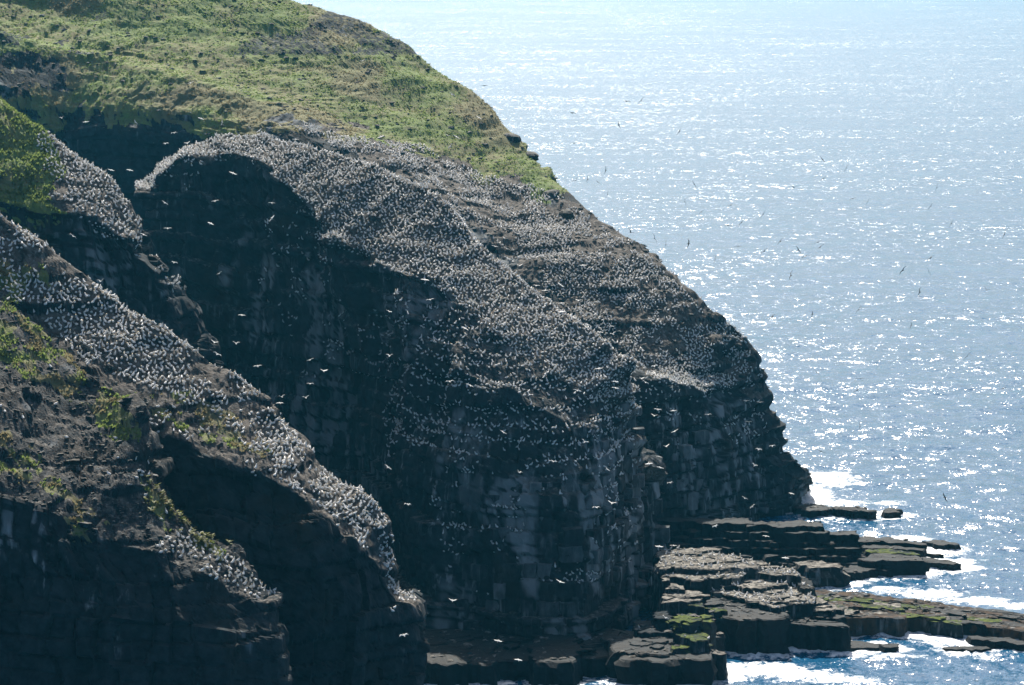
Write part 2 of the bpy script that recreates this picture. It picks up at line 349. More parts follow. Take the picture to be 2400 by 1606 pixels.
def cover_s0(L):
    jx = L.px + 25 * fbm(L.G / 7.0, 3, 221); jy = L.py + 25 * fbm(L.G / 7.0, 3, 222)
    up = sstep(0.3, 0.5, L.n[..., 2])
    grass = inpoly(jx, jy, [(-900,-900),(40,200),(110,320),(150,400),(120,470),(170,520),(60,560),(-900,600)]).astype(float)
    soil = inpoly(jx, jy, [(70,280),(400,500),(420,640),(300,580),(200,530),(120,500),(90,400)]).astype(float)
    return grass * (0.3 + 0.7 * up), soil * up, np.zeros_like(up)
landform('cliff_spur', SR, 0.55, 0.50, 'grassy cliff spur at the far left with birds along its crest', cover_s0, seed=3)

# ---- nearer spur with the long bird-covered crest
n1 = rowp([(-220,400,446),(-100,450,443),(0,510,441),(119,588,440),(239,670,439),(341,738,438),(454,816,437),(563,893,436),(640,942,435),(700,1022,434),(773,1110,433),(844,1157,432),(899,1222,432),(930,1310,431),(972,1420,431)])
n2 = rowp([(-220,760,425),(-100,800,424),(0,850,423),(90,880,422),(180,920,421),(270,970,420),(350,1012,420),(450,1047,420),(545,1087,419),(640,1125,419),(720,1165,420),(775,1235,420),(830,1275,421),(890,1335,422),(962,1440,424)])
n3 = rowp([(-220,1150,419),(-100,1170,418),(0,1200,417),(90,1210,416),(180,1220,415),(270,1240,414),(360,1260,414),(460,1275,414),(560,1290,413),(650,1310,413),(730,1340,414),(795,1380,415),(850,1410,417),(905,1440,419),(968,1500,422)])
n4 = [np.array([p[0] - .5, p[1] - 5, 14.0]) for p in n3]; n5 = [np.array([p[0] - .8, p[1] - 7, -4.0]) for p in n3]
n0 = [p + np.array([6.0 * (1 - t) - 5.0 * t, 15.0, -13.0]) for k, p in enumerate(n1) for t in [min(1.0, max(0.0, (k - len(n1) + 6) / 4.0))]]; n00 = [np.array([p[0] + 3, p[1] + 16, -4.0]) for p in n0]
NR = [n00, n0, n1, n2, n3, n4, n5]
for row in NR:
    e = row[-1]; row.append(e + np.array([-.6, 7.0, -4.0 if e[2] > 8 else 0])); row.append(e + np.array([-1.0, 36.0, -6.0 if e[2] > 10 else 0]))
def cover_s1(L):
    jx = L.px + 30 * fbm(L.G / 5.0, 3, 231); jy = L.py + 30 * fbm(L.G / 5.0, 3, 232)
    up = sstep(0.3, 0.5, L.n[..., 2])
    soil = ((L.vp[:, None] > 1.0) & (L.vp[:, None] < 3.05)) * np.ones_like(up)
    grass = np.zeros_like(up)
    for poly in ([(-200,560),(30,590),(75,660),(40,700),(-200,640)], [(330,900),(480,930),(570,1000),(640,1060),(560,1070),(440,1010),(350,960)], [(80,620),(120,640),(125,690),(90,680)], [(-200,700),(60,760),(160,860),(280,950),(320,1030),(200,980),(60,880),(-200,800)]):
        grass = np.maximum(grass, inpoly(jx, jy, poly))
    return grass * .95 * sstep(-.3, .25, fbm(L.G / 2.2, 3, 233)), soil * up * .7, .35 + .5 * sstep(-.2, .3, fbm(L.G / 3.0, 2, 234))
landform('near_cliff_spur', NR, 0.42, 0.38, 'long near cliff spur with a crest white with seabirds', cover_s1, seed=4, pale=lambda G: -.35 + .3 * sstep(.1, .4, fbm(G * np.array([1, 1, .3]) / 5.0, 3, 217)))

# ---- nearest spur at the lower left
m1 = rowp([(-220,560,434),(-100,630,432),(0,700,429),(100,780,426),(200,862,421),(275,905,416),(318,950,411),(345,1060,407),(385,1150,404),(450,1222,402),(540,1290,400),(595,1345,399),(622,1392,399)])
m2 = rowp([(-220,1110,396),(-100,1135,395),(0,1150,394),(65,1170,394),(130,1190,393),(185,1245,393),(240,1262,392),(300,1275,392),(360,1285,392),(420,1310,392),(490,1345,392),(550,1388,393),(612,1412,394)])
m3 = rowp([(-220,1400,391),(-100,1410,390),(0,1420,389),(70,1430,388),(140,1440,387),(200,1450,387),(260,1455,386),(320,1460,386),(380,1465,386),(440,1470,386),(505,1480,387),(565,1490,389),(628,1500,392)])
m4 = [np.array([p[0] + 0.5, p[1] - 4, 12.0]) for p in m3]; m5 = [np.array([p[0] + 1.0, p[1] - 6, -4.0]) for p in m3]
m0 = [p + np.array([5.0 * (1 - t) - 5.0 * t, 12.0, -16.0]) for k, p in enumerate(m1) for t in [min(1.0, max(0.0, (k - len(m1) + 6) / 4.0))]]; m00 = [np.array([p[0] + 2, p[1] + 10, -4.0]) for p in m0]
MR = [m00, m0, m1, m2, m3, m4, m5]
for row in MR:
    e = row[-1]; row.append(e + np.array([0.8, 6.0, -2.0 if e[2] > 8 else 0])); row.append(e + np.array([-1.0, 30.0, -6.0 if e[2] > 10 else 0]))
def cover_s2(L):
    jx = L.px + 30 * fbm(L.G / 4.0, 3, 241); jy = L.py + 30 * fbm(L.G / 4.0, 3, 242)
    up = sstep(0.3, 0.5, L.n[..., 2])
    soil = ((L.vp[:, None] > 1.0) & (L.vp[:, None] < 3.05)) * np.ones_like(up)
    grass = np.zeros_like(up)
    for poly in ([(-200,680),(40,720),(170,840),(300,930),(330,1040),(240,1000),(120,900),(-200,760)], [(-200,1000),(20,1010),(90,1080),(190,1160),(260,1220),(190,1240),(90,1140),(-200,1080)], [(330,1130),(400,1170),(480,1240),(540,1300),(470,1290),(380,1240)], [(150,1180),(185,1200),(215,1280),(180,1270)]):
        grass = np.maximum(grass, inpoly(jx, jy, poly))
    ochre = inpoly(jx, jy, [(-200,900),(60,930),(150,1020),(60,1040),(-200,1010)]).astype(float)
    return grass * .95 * sstep(-.3, .25, fbm(L.G / 2.0, 3, 243)), soil * up * .48, np.maximum(ochre, .35 + .5 * sstep(-.2, .3, fbm(L.G / 3.0, 2, 244)))
landform('nearest_cliff_spur', MR, 0.38, 0.34, 'nearest cliff spur at the lower left with a stony slope', cover_s2, seed=5, pale=lambda G: -.55 + .6 * sstep(.15, .45, fbm(G * np.array([1, 1, .3]) / 4.0, 3, 218)))

# ------------------------------------------------------------------ shore platforms, slab by slab
import random
rnd = random.Random(5)
def poly_resample(pts, step):
    out = []; n = len(pts)
    for i in range(n):
        a, b = pts[i], pts[(i + 1) % n]; k = max(1, int(round(np.linalg.norm(b - a) / step)))
        for j in range(k): out.append(a + (b - a) * j / k)
    return np.array(out)
def slab_mesh(top, zb, seed, step=0.7, jag=0.26, batter=0.10, rough=0.16):
    """an irregular bedded rock slab: jagged outline, uneven top, stepped sides down to height zb"""
    r = np.random.default_rng(seed); top = np.array(top, float)
    area2 = np.sum(top[:, 0] * np.roll(top[:, 1], -1) - np.roll(top[:, 0], -1) * top[:, 1])
    if area2 < 0: top = top[::-1]
    ring = poly_resample(top, step); n = len(ring); c = ring.mean(0)
    d = np.roll(ring, -1, 0) - np.roll(ring, 1, 0); nr = np.stack([d[:, 1], -d[:, 0]], 1); nr /= np.linalg.norm(nr, axis=1, keepdims=True) + 1e-9
    ring[:, :2] += nr * (r.normal(0, jag, n) + jag * np.repeat(r.normal(0, 1, n // 3 + 1), 3)[:n])[:, None]
    ring[:, :2] += nr * (.55 * vnoise(ring / 2.6 + seed, 91) + .35 * vnoise(ring / 1.1 + seed, 92))[:, None]
    zt = ring[:, 2] + r.normal(0, rough * 0.4, n)
    rings = []
    for f in (0.5, 0.86, 0.965): rings.append(np.column_stack([c[:2] + (ring[:, :2] - c[:2]) * f, c[2] + (zt - c[2]) * f + r.normal(0, .03, n)]))
    rings.append(np.column_stack([ring[:, :2], zt - .10 - .10 * np.abs(r.normal(0, 1, n))]))
    H = zt.mean() - zb; nl = max(2, min(5, int(H / 1.1))); jn = np.repeat(r.normal(0, 1, n // 3 + 1), 3)[:n]
    for k in range(1, nl + 1):
        t = k / nl; o = batter * H * t + r.normal(0, 0.16) + 0.25 * r.normal(0, 1, n) * 0.5 + 0.22 * jn * r.normal()
        up = t - 0.30 / nl if k < nl else t
        rings.append(np.column_stack([ring[:, :2] + nr * (o[:, None] if hasattr(o, 'shape') else o), zt * (1 - up) + zb * up]))
    V = [np.array([[c[0], c[1], c[2]]])] + rings; V = np.concatenate(V)
    F = [(0, 1 + i, 1 + (i + 1) % n) for i in range(n)]
    for k in range(len(rings) - 1):
        a, b = 1 + k * n, 1 + (k + 1) * n
        for i in range(n): j = (i + 1) % n; F.append((a + i, b + i, b + j, a + j))
    return V, F
SHORE = []; TOPS = []
SLABS = []                               # top polygons kept for seating birds
def slab(parent, pts, z, zb, m, seed, name='rock_slab', birds=0.0, dz=None, **kw):
    top = [PG(x, y, z if dz is None else z + dz * (x - pts[0][0])) for x, y in pts]
    V, F = slab_mesh(top, zb, seed, **kw)
    o = mesh_obj(name, V, F, m, parent)
    if birds: SLABS.append((np.array(top), birds))
    if z > 1.5: TOPS.append(np.array(top))
    if zb <= -2:
        for q in poly_resample(np.array(top), 2.2): SHORE.append(q)
    return o
def plates(objs, src, z, m, n, seed):
    r = np.random.default_rng(seed); top = np.array([PG(x, y, z) for x, y in src]); lo, hi = top.min(0), top.max(0); k = t = 0
    while k < n and t < 200:
        t += 1; c = np.array([r.uniform(lo[0], hi[0]), r.uniform(lo[1], hi[1]), z])
        if not inpoly(np.array(c[0]), np.array(c[1]), top[:, :2]): continue
        a, b = r.uniform(1.2, 3.6), r.uniform(.8, 2.4); nn = int(r.integers(5, 8)); an = np.sort(r.uniform(0, 2 * math.pi, nn)); zt = z + r.uniform(.12, .45)
        V, F = slab_mesh([np.array([c[0] + a * math.cos(q), c[1] + b * math.sin(q), zt + .02 * a * math.cos(q)]) for q in an], z - .4, seed + 31 * k, step=.7, jag=.16, batter=.02, rough=.08)
        objs.append(mesh_obj('rock_slab', V, F, m)); k += 1
def empty(name, loc):
    o = bpy.data.objects.new(name, None); COL.objects.link(o); o.location = tuple(loc); o.empty_display_size = 2.0; return o
def keep(o, parent):                     # parent without moving
    o.parent = parent; o.matrix_parent_inverse = Matrix.Translation(parent.location).inverted()
def group_slabs(parent, objs):
    for o in objs: keep(o, parent)
def C1(pts): return [(1500 + x / 3.8625, 1200 + y / 3.8625) for x, y in pts]
def C2(pts): return [(1900 + x / 3.438, 1150 + y / 3.438) for x, y in pts]

plat = empty('rock_platform', PG(1780, 1420, 5)); tag(plat, 'flat layered rock shelf crowded with white birds below the buttress', 'rock shelf')
o = []
o.append(slab(None, C1([(150,340),(480,318),(700,365),(1045,432),(1060,500),(640,520),(180,500)]), 10.6, 2, M_GUANOROCK, 1, birds=0.5))
o.append(slab(None, C1([(600,470),(1080,470),(1260,500),(1440,540),(1452,575),(1250,570),(1000,540),(960,560),(900,600),(640,600)]), 9.7, 1, M_GUANOROCK, 2, birds=0.75))
o.append(slab(None, C1([(180,480),(470,470),(660,600),(520,620),(210,580)]), 9.5, 1, M_GUANOROCK, 3, birds=0.25))
o.append(slab(None, C1([(640,585),(850,605),(1010,600),(1330,625),(1340,660),(1040,690),(930,690),(720,655)]), 8.5, 1, M_GUANOROCK, 4, birds=0.15))
o.append(slab(None, C1([(500,650),(720,675),(930,700),(1130,670),(1360,640),(1460,690),(1565,745),(1610,830),(1320,838),(1250,872),(1080,820),(960,785),(700,735)]), 7.6, -2, M_GUANOROCK, 5, birds=0.7))
o.append(slab(None, C1([(1440,575),(1540,608),(1562,700),(1460,690)]), 8.6, -2, M_ROCK, 6, birds=0.1))
o.append(slab(None, C1([(1480,770),(1680,775),(1690,815),(1590,835)]), 6.6, -2, M_GUANOROCK, 7))
o.append(slab(None, C1([(1320,845),(1760,850),(1850,880),(1700,900),(1330,890)]), 5.9, -2, M_GUANOROCK, 8, birds=0.05))
o.append(slab(None, C1([(1200,900),(1640,890),(1850,950),(1560,965),(1330,965)]), 5.0, -2, M_WET, 9))
o.append(slab(None, C1([(560,690),(720,750),(960,800),(1250,885),(1330,900),(1320,960),(900,980),(620,900)]), 6.6, -2, M_WET, 10))
o.append(slab(None, C1([(640,900),(870,960),(1330,965),(1560,980),(1850,1000),(1900,1040),(1300,1010),(760,990)]), 5.0, -2, M_WET, 11, jag=.4))
o.append(slab(None, C1([(1370,1000),(1470,1010),(1500,1035),(1400,1030)]), 4.2, -2, M_GUANOROCK, 12, step=.6))
o.append(slab(None, C1([(1440,1080),(1545,1090),(1540,1112),(1460,1105)]), 2.6, -2, M_GUANOROCK, 13, step=.6))
for q, z, n, m in ((C1([(200,360),(480,330),(1000,440),(640,500),(200,480)]), 10.6, 9, M_GUANOROCK), (C1([(650,490),(1080,480),(1420,550),(1000,540),(650,590)]), 9.7, 7, M_GUANOROCK), (C1([(520,660),(930,705),(1360,650),(1550,750),(1590,820),(1250,860),(720,735)]), 7.6, 14, M_GUANOROCK), (C1([(600,720),(960,810),(1320,920),(900,970),(640,890)]), 6.6, 7, M_WET), (C1([(1340,850),(1840,880),(1700,895)]), 5.9, 4, M_GUANOROCK), (C1([(700,940),(1330,970),(1850,1010),(900,990)]), 5.0, 7, M_WET)):
    plates(o, q, z, m, n, 1000 + int(z * 10) + n)
group_slabs(plat, o)

step = empty('rock_ledge', PG(1600, 1480, 4)); tag(step, 'green weed topped stepped ledges at the foot of the buttress', 'rock ledge')
o = []
x = 975.0
while x < 1660:
    x2 = min(1668, x + rnd.uniform(70, 150)); z = rnd.uniform(3.2, 4.6); yb = 1548 + rnd.uniform(-7, 7) - (x > 1560) * 8
    o.append(slab(None, [(x, yb), ((x + x2) / 2, yb + rnd.uniform(-4, 4)), (x2, yb + rnd.uniform(-5, 5)), (x2 + 6, 1478), ((x + x2) / 2, 1470), (x - 6, 1480)], z, -2, M_WET, 500 + int(x), step=.9, jag=.3)); x = x2 - rnd.uniform(4, 12)
o.append(slab(None, [(1420,1500),(1560,1486),(1640,1492),(1668,1512),(1560,1535),(1440,1530)], 4.9, -2, M_WET, 22))
o.append(slab(None, C1([(640,1255),(700,1245),(772,1266),(752,1290),(640,1285)]), 4.7, -2, M_GUANOROCK, 23, step=.7, jag=.12, batter=0.02))
o.append(slab(None, C1([(300,1210),(430,1198),(635,1192),(640,1225),(430,1236),(310,1240)]), 5.4, -1, M_GREENROCK, 24))
o.append(slab(None, C1([(330,1050),(490,1025),(560,1080),(625,1150),(500,1170),(380,1130)]), 6.6, 0, M_GREENROCK, 25, birds=0.15))
o.append(slab(None, C1([(310,925),(480,918),(620,950),(695,990),(560,1002),(345,1018)]), 8.0, 0, M_GREENROCK, 26, jag=.2))
o.append(slab(None, C1([(590,868),(720,868),(815,895),(640,905)]), 7.3, 0, M_GREENROCK, 27))
o.append(slab(None, C1([(700,935),(860,935),(870,955),(720,960)]), 6.2, 0, M_GREENROCK, 28, step=.7))
o.append(slab(None, C1([(225,700),(430,710),(570,735),(560,790),(420,815),(205,830)]), 8.7, 0, M_GUANOROCK, 29))
o.append(slab(None, C1([(205,805),(420,800),(580,830),(580,865),(420,840),(210,835)]), 8.2, 0, M_GREENROCK, 30))
o.append(slab(None, C1([(240,650),(400,665),(395,700),(235,695)]), 9.6, 0, M_GUANOROCK, 31, step=.8))
o.append(slab(None, C1([(195,600),(265,605),(265,625),(200,625)]), 10.6, 0, M_GUANOROCK, 32, step=.6))
o.append(slab(None, C1([(110,910),(200,895),(300,940),(290,975),(120,960)]), 7.6, 2, M_ROCK, 33, name='boulder', jag=.2))
o.append(slab(None, C1([(-60,990),(150,985),(330,1040),(300,1090),(-60,1090)]), 5.8, 0, M_ROCK, 34, birds=0.08))
o.append(slab(None, C1([(700,1090),(735,1085),(740,1102),(705,1105)]), 4.6, -1, M_GUANOROCK, 35, step=.5, jag=.1))
plates(o, [(1000,1545),(1420,1545),(1660,1535),(1600,1475),(1300,1485),(1000,1492)], 4.0, M_WET, 14, 1300); plates(o, [(1440,1505),(1560,1490),(1650,1500),(1560,1530)], 4.9, M_WET, 6, 1340); plates(o, C1([(320,930),(620,955),(560,1000),(350,1010)]), 8.0, M_GREENROCK, 4, 1380); plates(o, C1([(230,705),(560,740),(420,810),(210,825)]), 8.7, M_GUANOROCK, 4, 1390)
group_slabs(step, o)

reef = empty('rock_reef', PG(2150, 1450, 2)); tag(reef, 'long low layered reef running out into the surf, weedy and rust brown', 'reef')
o = []
BACK = [(1906,1386),(2016,1394),(2075,1400),(2162,1412),(2264,1426),(2339,1431),(2400,1441),(2560,1462),(2760,1490)]
FRONT = [(1900,1447),(2045,1447),(2162,1452),(2278,1467),(2400,1479),(2560,1500),(2760,1530)]
bx, by = zip(*BACK); fx, fy = zip(*FRONT)
nrow = 9
for k in range(nrow):
    x = 1896.0 - rnd.random() * 20
    while x < 2740:
        ln = rnd.uniform(60, 190); x2 = x + ln
        t0, t1 = k / nrow, (k + 1.7) / nrow
        z = 4.4 - 2.2 * (x + ln / 2 - 1900) / 500 - 0.18 * k * 0.6 + rnd.uniform(-0.35, 0.35); z = max(z, 1.1)
        f = lambda xx, t: np.interp(xx, fx, fy) * (1 - t) + np.interp(xx, bx, by) * t
        sh = rnd.uniform(-6, 6)
        pts = [(x, f(x, t0)), (x + ln * .5, f(x + ln * .5, t0) + rnd.uniform(-2, 2)), (x2, f(x2, t0)), (x2 + rnd.uniform(-25, 15), f(x2, t1)), (x + ln * .5, f(x + ln * .5, t1) + rnd.uniform(-2, 2)), (x + sh, f(x, t1))]
        mm = M_GREENROCK if (x < 2200 and rnd.random() < 0.38) else (M_RUST if rnd.random() < 0.45 else (M_GUANOROCK if x < 2080 and rnd.random() < .5 else M_WET))
        o.append(slab(None, pts, z, -2, mm, 100 + len(o), step=.9, jag=.22, rough=.12))
        x = x2 - rnd.uniform(12, 40)
for pts, z in ((C2([(310,1215),(560,1225),(690,1240),(650,1265),(420,1275),(300,1262)]), 1.0), (C2([(1050,1262),(1300,1250),(1450,1270),(1380,1283),(1090,1275)]), .7), (C2([(560,1235),(650,1225),(690,1250),(600,1265)]), 1.5), (C2([(1300,1160),(1560,1185),(1719,1215),(1719,1240),(1500,1215),(1310,1195)]), 1.5)):
    o.append(slab(None, pts, z, -2, M_WET, 200 + len(o), step=.9, jag=.3))
group_slabs(reef, o)

far = empty('rock_point', PG(1950, 1300, 3)); tag(far, 'dark rocky point with long thin fingers running into white surf', 'rock point')
o = []
for j, (zt, yf, xr) in enumerate(((7.4, 600.5, 1928), (6.3, 599.0, 2006), (5.0, 597.4, 1960), (3.8, 596.0, 2014), (2.6, 594.4, 2028), (1.3, 592.8, 2046))):
    x = 1490.0 + rnd.uniform(0, 40)
    while x < xr - 20:
        x2 = min(xr, x + rnd.uniform(70, 150)); x2 = xr if xr - x2 < 40 else x2; z = zt + rnd.uniform(-.35, .35); k = max(3, int((x2 - x) / 22)); dep = rnd.uniform(3.5, 5.5); yo = rnd.uniform(-.5, .5)
        tilt = 5.0 * max(0.0, (1800 - x) / 300)
        fr = [PZ(x + (x2 - x) * i / k, yf + tilt + yo + rnd.uniform(-.7, .7), z) for i in range(k + 1)]; bk = [p + np.array([0, dep + rnd.uniform(-.6, .6), .0]) for p in fr[::-1]]
        V, F = slab_mesh(fr + bk, -2, 400 + len(o), step=.8, jag=.25, batter=.12); o.append(mesh_obj('rock_slab', V, F, M_WET)); x = x2 - rnd.uniform(4, 14)
for q in range(1880, 2050, 12): SHORE.append(PZ(q, 592.0, 0.0))
o.append(slab(None, [(1860,1318),(1900,1314),(1965,1320),(1968,1330),(1900,1330)], 3.8, -2, M_GUANOROCK, 44, batter=.3))
o.append(slab(None, [(1890,1338),(1940,1337),(1955,1345),(1890,1348)], 2.0, -2, M_WET, 45))
o.append(slab(None, [(1960,1330),(2040,1322),(2060,1330),(2000,1345)], 1.6, -2, M_WET, 46, jag=.4))
for k, (pts, z) in enumerate([([(2005,1258),(2080,1260),(2160,1271),(2172,1279),(2080,1270),(2010,1268)], 2.2), ([(2020,1276),(2100,1280),(2165,1286),(2160,1290),(2070,1287),(2020,1284)], 1.6), ([(2030,1286),(2100,1290),(2162,1297),(2150,1301),(2060,1298),(2030,1294)], 1.8), ([(2162,1268),(2190,1265),(2233,1272),(2235,1278),(2200,1277)], 1.2), ([(2166,1297),(2200,1297),(2218,1301),(2190,1303)], .7), ([(2036,1297),(2100,1300),(2158,1304),(2160,1314),(2090,1316),(2030,1312)], 3.0), ([(2150,1307),(2200,1309),(2245,1317),(2257,1322),(2200,1322),(2160,1316)], 1.4), ([(2020,1316),(2100,1317),(2183,1327),(2130,1332),(2030,1338)], 1.3)]):
    o.append(slab(None, pts, z, -2, M_WET if k != 2 else M_GREENROCK, 60 + k, step=1.0, jag=.3))
group_slabs(far, o)
low = empty('tide_rock', PG(1980, 1190, 0)); tag(low, 'low dark rock awash in surf beyond the headland tip', 'rock')
o = [slab(None, C2([(-120,110),(0,98),(60,104),(110,125),(330,130),(440,135),(492,165),(360,160),(150,152),(0,158),(-120,140)]), 1.8, -2, M_WET, 81, jag=.4)]
group_slabs(low, o)
low2 = slab(None, C2([(590,162),(640,140),(720,150),(718,176),(600,176)]), 1.0, -2, M_WET, 83, name='tide_rock', jag=.35); tag(low2, 'smallest lone rock awash at the seaward end of the surf', 'rock')
print('platforms', round(time.time() - T0, 1))

# ------------------------------------------------------------------ outcrops and blocks on the cliffs
bpy.context.view_layer.update(); DG = bpy.context.evaluated_depsgraph_get()
CO = Vector((0, 0, CAM_H))
def cast(px, py):
    d = ray(px, py); hit, loc, nor, idx, ob, mx = scene.ray_cast(DG, CO, Vector(d).normalized())
    return (np.array(loc), np.array(nor), ob.name) if hit else (None, None, None)
def make_block_mesh(seed):
    r = np.random.default_rng(seed); nx, nz = 3, 3; V = []; F = []
    g = lambda k: np.linspace(-0.5, 0.5, k)
    # front face grid at y=-0.5 pushed about, back ring at y=+0.5
    for zz in g(nz):
        for xx in g(nx):
            e = 0.10 if abs(xx) == .5 or abs(zz) == .5 else 0.0
            V.append((xx * (1 - 0.08 * (abs(zz) == .5)) + r.normal(0, .03), -0.5 + e + r.normal(0, .06), zz * (1 - 0.06 * (abs(xx) == .5)) + r.normal(0, .03)))
    for zz in g(nz):
        for xx in g(nx):
            if abs(xx) == .5 or abs(zz) == .5: pass
            V.append((xx, 0.5, zz))
    id0 = lambda i, j: j * nx + i; id1 = lambda i, j: nx * nz + j * nx + i
    for j in range(nz - 1):
        for i in range(nx - 1): F.append((id0(i, j), id0(i + 1, j), id0(i + 1, j + 1), id0(i, j + 1)))
    for i in range(nx - 1):
        F.append((id1(i, 0), id1(i + 1, 0), id0(i + 1, 0), id0(i, 0))); F.append((id0(i, nz - 1), id0(i + 1, nz - 1), id1(i + 1, nz - 1), id1(i, nz - 1)))
    for j in range(nz - 1):
        F.append((id1(0, j + 1), id1(0, j), id0(0, j), id0(0, j + 1))); F.append((id0(nx - 1, j + 1), id0(nx - 1, j), id1(nx - 1, j), id1(nx - 1, j + 1)))
    me = bpy.data.meshes.new('rock_block'); me.from_pydata(V, [], F); me.materials.append(M_BLOCK); return me
def make_outcrop_mesh(seed):
    r = np.random.default_rng(seed); nu, nv = 18, 11; V = []; F = []
    for j in range(nv):
        th = math.pi * j / (nv - 1)
        for i in range(nu):
            ph = 2 * math.pi * i / nu; d = np.array([math.cos(ph) * math.sin(th), math.sin(ph) * math.sin(th), math.cos(th)])
            e = (np.abs(d) ** 3.2).sum() ** (-1 / 3.2); V.append(d * e * .5)
    V = np.array(V); bed = np.floor((V[:, 2] + .5) * 5 + .3 * vnoise(V * 3 + seed, 5)); V *= (1 + .22 * (h01(bed, np.int64(seed)) - .5) + .16 * fbm(V * 3.0 + seed * 3.1, 3, 6))[:, None]
    for j in range(nv - 1):
        for i in range(nu): F.append((j*nu + i, (j+1)*nu + i, (j+1)*nu + (i+1) % nu, j*nu + (i+1) % nu))
    me = bpy.data.meshes.new('rock_outcrop'); me.from_pydata(V.tolist(), [], F); me.materials.append(M_OUT); return me
M_OUT = make_rock_mat('outcrop_rock', pale=.6)
OUTC = [make_outcrop_mesh(300 + k) for k in range(7)]
BLK = [make_block_mesh(900 + k) for k in range(10)]
def block(px, py, wpx, hpx, depth, parent, proud=0.3, name='rock_block', yaw_j=0.08):
    loc, nor, nm = cast(px, py)
    if loc is None or nm != parent.name: return None
    l2, _, n2 = cast(px + wpx * .45, py); l1, _, n1_ = cast(px - wpx * .45, py)
    if n2 == nm and n1_ == nm and np.linalg.norm(l2 - l1) < 4 * wpx * 0.085: t = l2 - l1
    else: t = np.array([1.0, 0, 0])
    t[2] = 0; t /= np.linalg.norm(t) + 1e-9; nx_ = np.array([t[1], -t[0], 0.0])      # outward, towards the camera side
    k = loc[1] / FPX * 1.0
    o = bpy.data.objects.new(name, rnd.choice(BLK if name == 'rock_block' else OUTC)); COL.objects.link(o)
    o.scale = (wpx * k, depth, hpx * k)
    ctr = loc + nx_ * (proud - depth * 0.5)
    o.matrix_world = Matrix.Translation(Vector(ctr)) @ Matrix.Rotation(math.atan2(t[1], t[0]) + rnd.uniform(-yaw_j, yaw_j), 4, 'Z') @ Matrix.Rotation(rnd.uniform(-.03, .03), 4, 'Y') @ Matrix.Diagonal((wpx * k, depth, hpx * k, 1))
    o.parent = parent; return o
butt, head = LANDS['cliff_buttress'].obj, LANDS['headland'].obj
nb = 0
def courses(x0, x1, y0, y1, parent, prob, h=(22, 44), w=(26, 62), proud=(.05, .5), shear=0.0, poly=None):
    global nb
    y = y0
    while y < y1:
        hh = rnd.uniform(*h); x = x0 + rnd.uniform(-15, 10)
        while x < x1:
            ww = rnd.uniform(*w); cx, cy = x + ww / 2, y + hh / 2
            if rnd.random() < prob and (poly is None or inpoly(np.array(cx), np.array(cy), poly)):
                if block(cx, cy, ww * .93, hh * .93, 2.2, parent, proud=rnd.uniform(*proud)): nb += 1
            x += ww
        y += hh
courses(1400, 1545, 945, 1400, butt, 0.82, poly=[(1420,935),(1500,950),(1560,1200),(1555,1400),(1420,1400),(1400,1150)])
courses(1020, 1400, 1130, 1500, butt, 0.40, h=(26, 60), w=(28, 80), proud=(-.1, .55))
courses(1545, 1660, 1010, 1275, head, 0.75, h=(18, 46), w=(24, 50), proud=(.1, .9))
for a in [(1322,517,34,50,5),(1292,460,36,26,5),(1182,280,40,38,7),(1208,334,34,40,7),(1243,370,28,24,6)]:
    if block(*a, head, proud=a[4] * .05, name='rock_outcrop', yaw_j=.5): nb += 1
print('blocks', nb, round(time.time() - T0, 1))

# ------------------------------------------------------------------ scatter over the landforms
def face_data(L):
    V = L.V.reshape(-1, 3); F = L.F
    a, b, c, d = (V[F[:, i]] for i in range(4))
    nn = np.cross(c - a, d - b); ar = np.linalg.norm(nn, axis=1); nz = np.abs(nn[:, 2]) / (ar + 1e-9)
    ctr = (a + b + c + d) / 4; px, py = project(ctr); v = np.repeat((L.vp[:-1] + L.vp[1:]) / 2, L.V.shape[1] - 1)
    cov = L.cover.reshape(-1, 4)[F[:, 0]]; bf = L.bedf.reshape(-1)[F[:, 0]]
    return dict(a=a, b=b, c=c, d=d, area=ar / 2, nz=nz, ctr=ctr, px=px, py=py, v=v, cov=cov, bf=bf)
FD = {k: face_data(L) for k, L in LANDS.items()}
class Grid:
    def __init__(self, r): self.r = r; self.d = {}
    def ok(self, p):
        r = self.r; k = (int(p[0] // r), int(p[1] // r), int(p[2] // r))
        for i in (-1, 0, 1):
            for j in (-1, 0, 1):
                for l in (-1, 0, 1):
                    for q in self.d.get((k[0] + i, k[1] + j, k[2] + l), ()):
                        if (p[0]-q[0])**2 + (p[1]-q[1])**2 + (p[2]-q[2])**2 < r * r: return False
        self.d.setdefault(k, []).append(p); return True
def scatter(fd, dens, mind=None, grid=None):
    w = fd['area'] * dens; n = rng.poisson(w.sum()); cum = np.cumsum(w)
    fi = np.searchsorted(cum, rng.random(n) * cum[-1]); u, v = rng.random(n)[:, None], rng.random(n)[:, None]
    p = (fd['a'][fi] * (1-u) + fd['b'][fi] * u) * (1-v) + (fd['d'][fi] * (1-u) + fd['c'][fi] * u) * v
    if mind:
        g = grid or Grid(mind); keepm = np.array([g.ok(tuple(q)) for q in p], bool); return p[keepm], fi[keepm]
    return p, fi

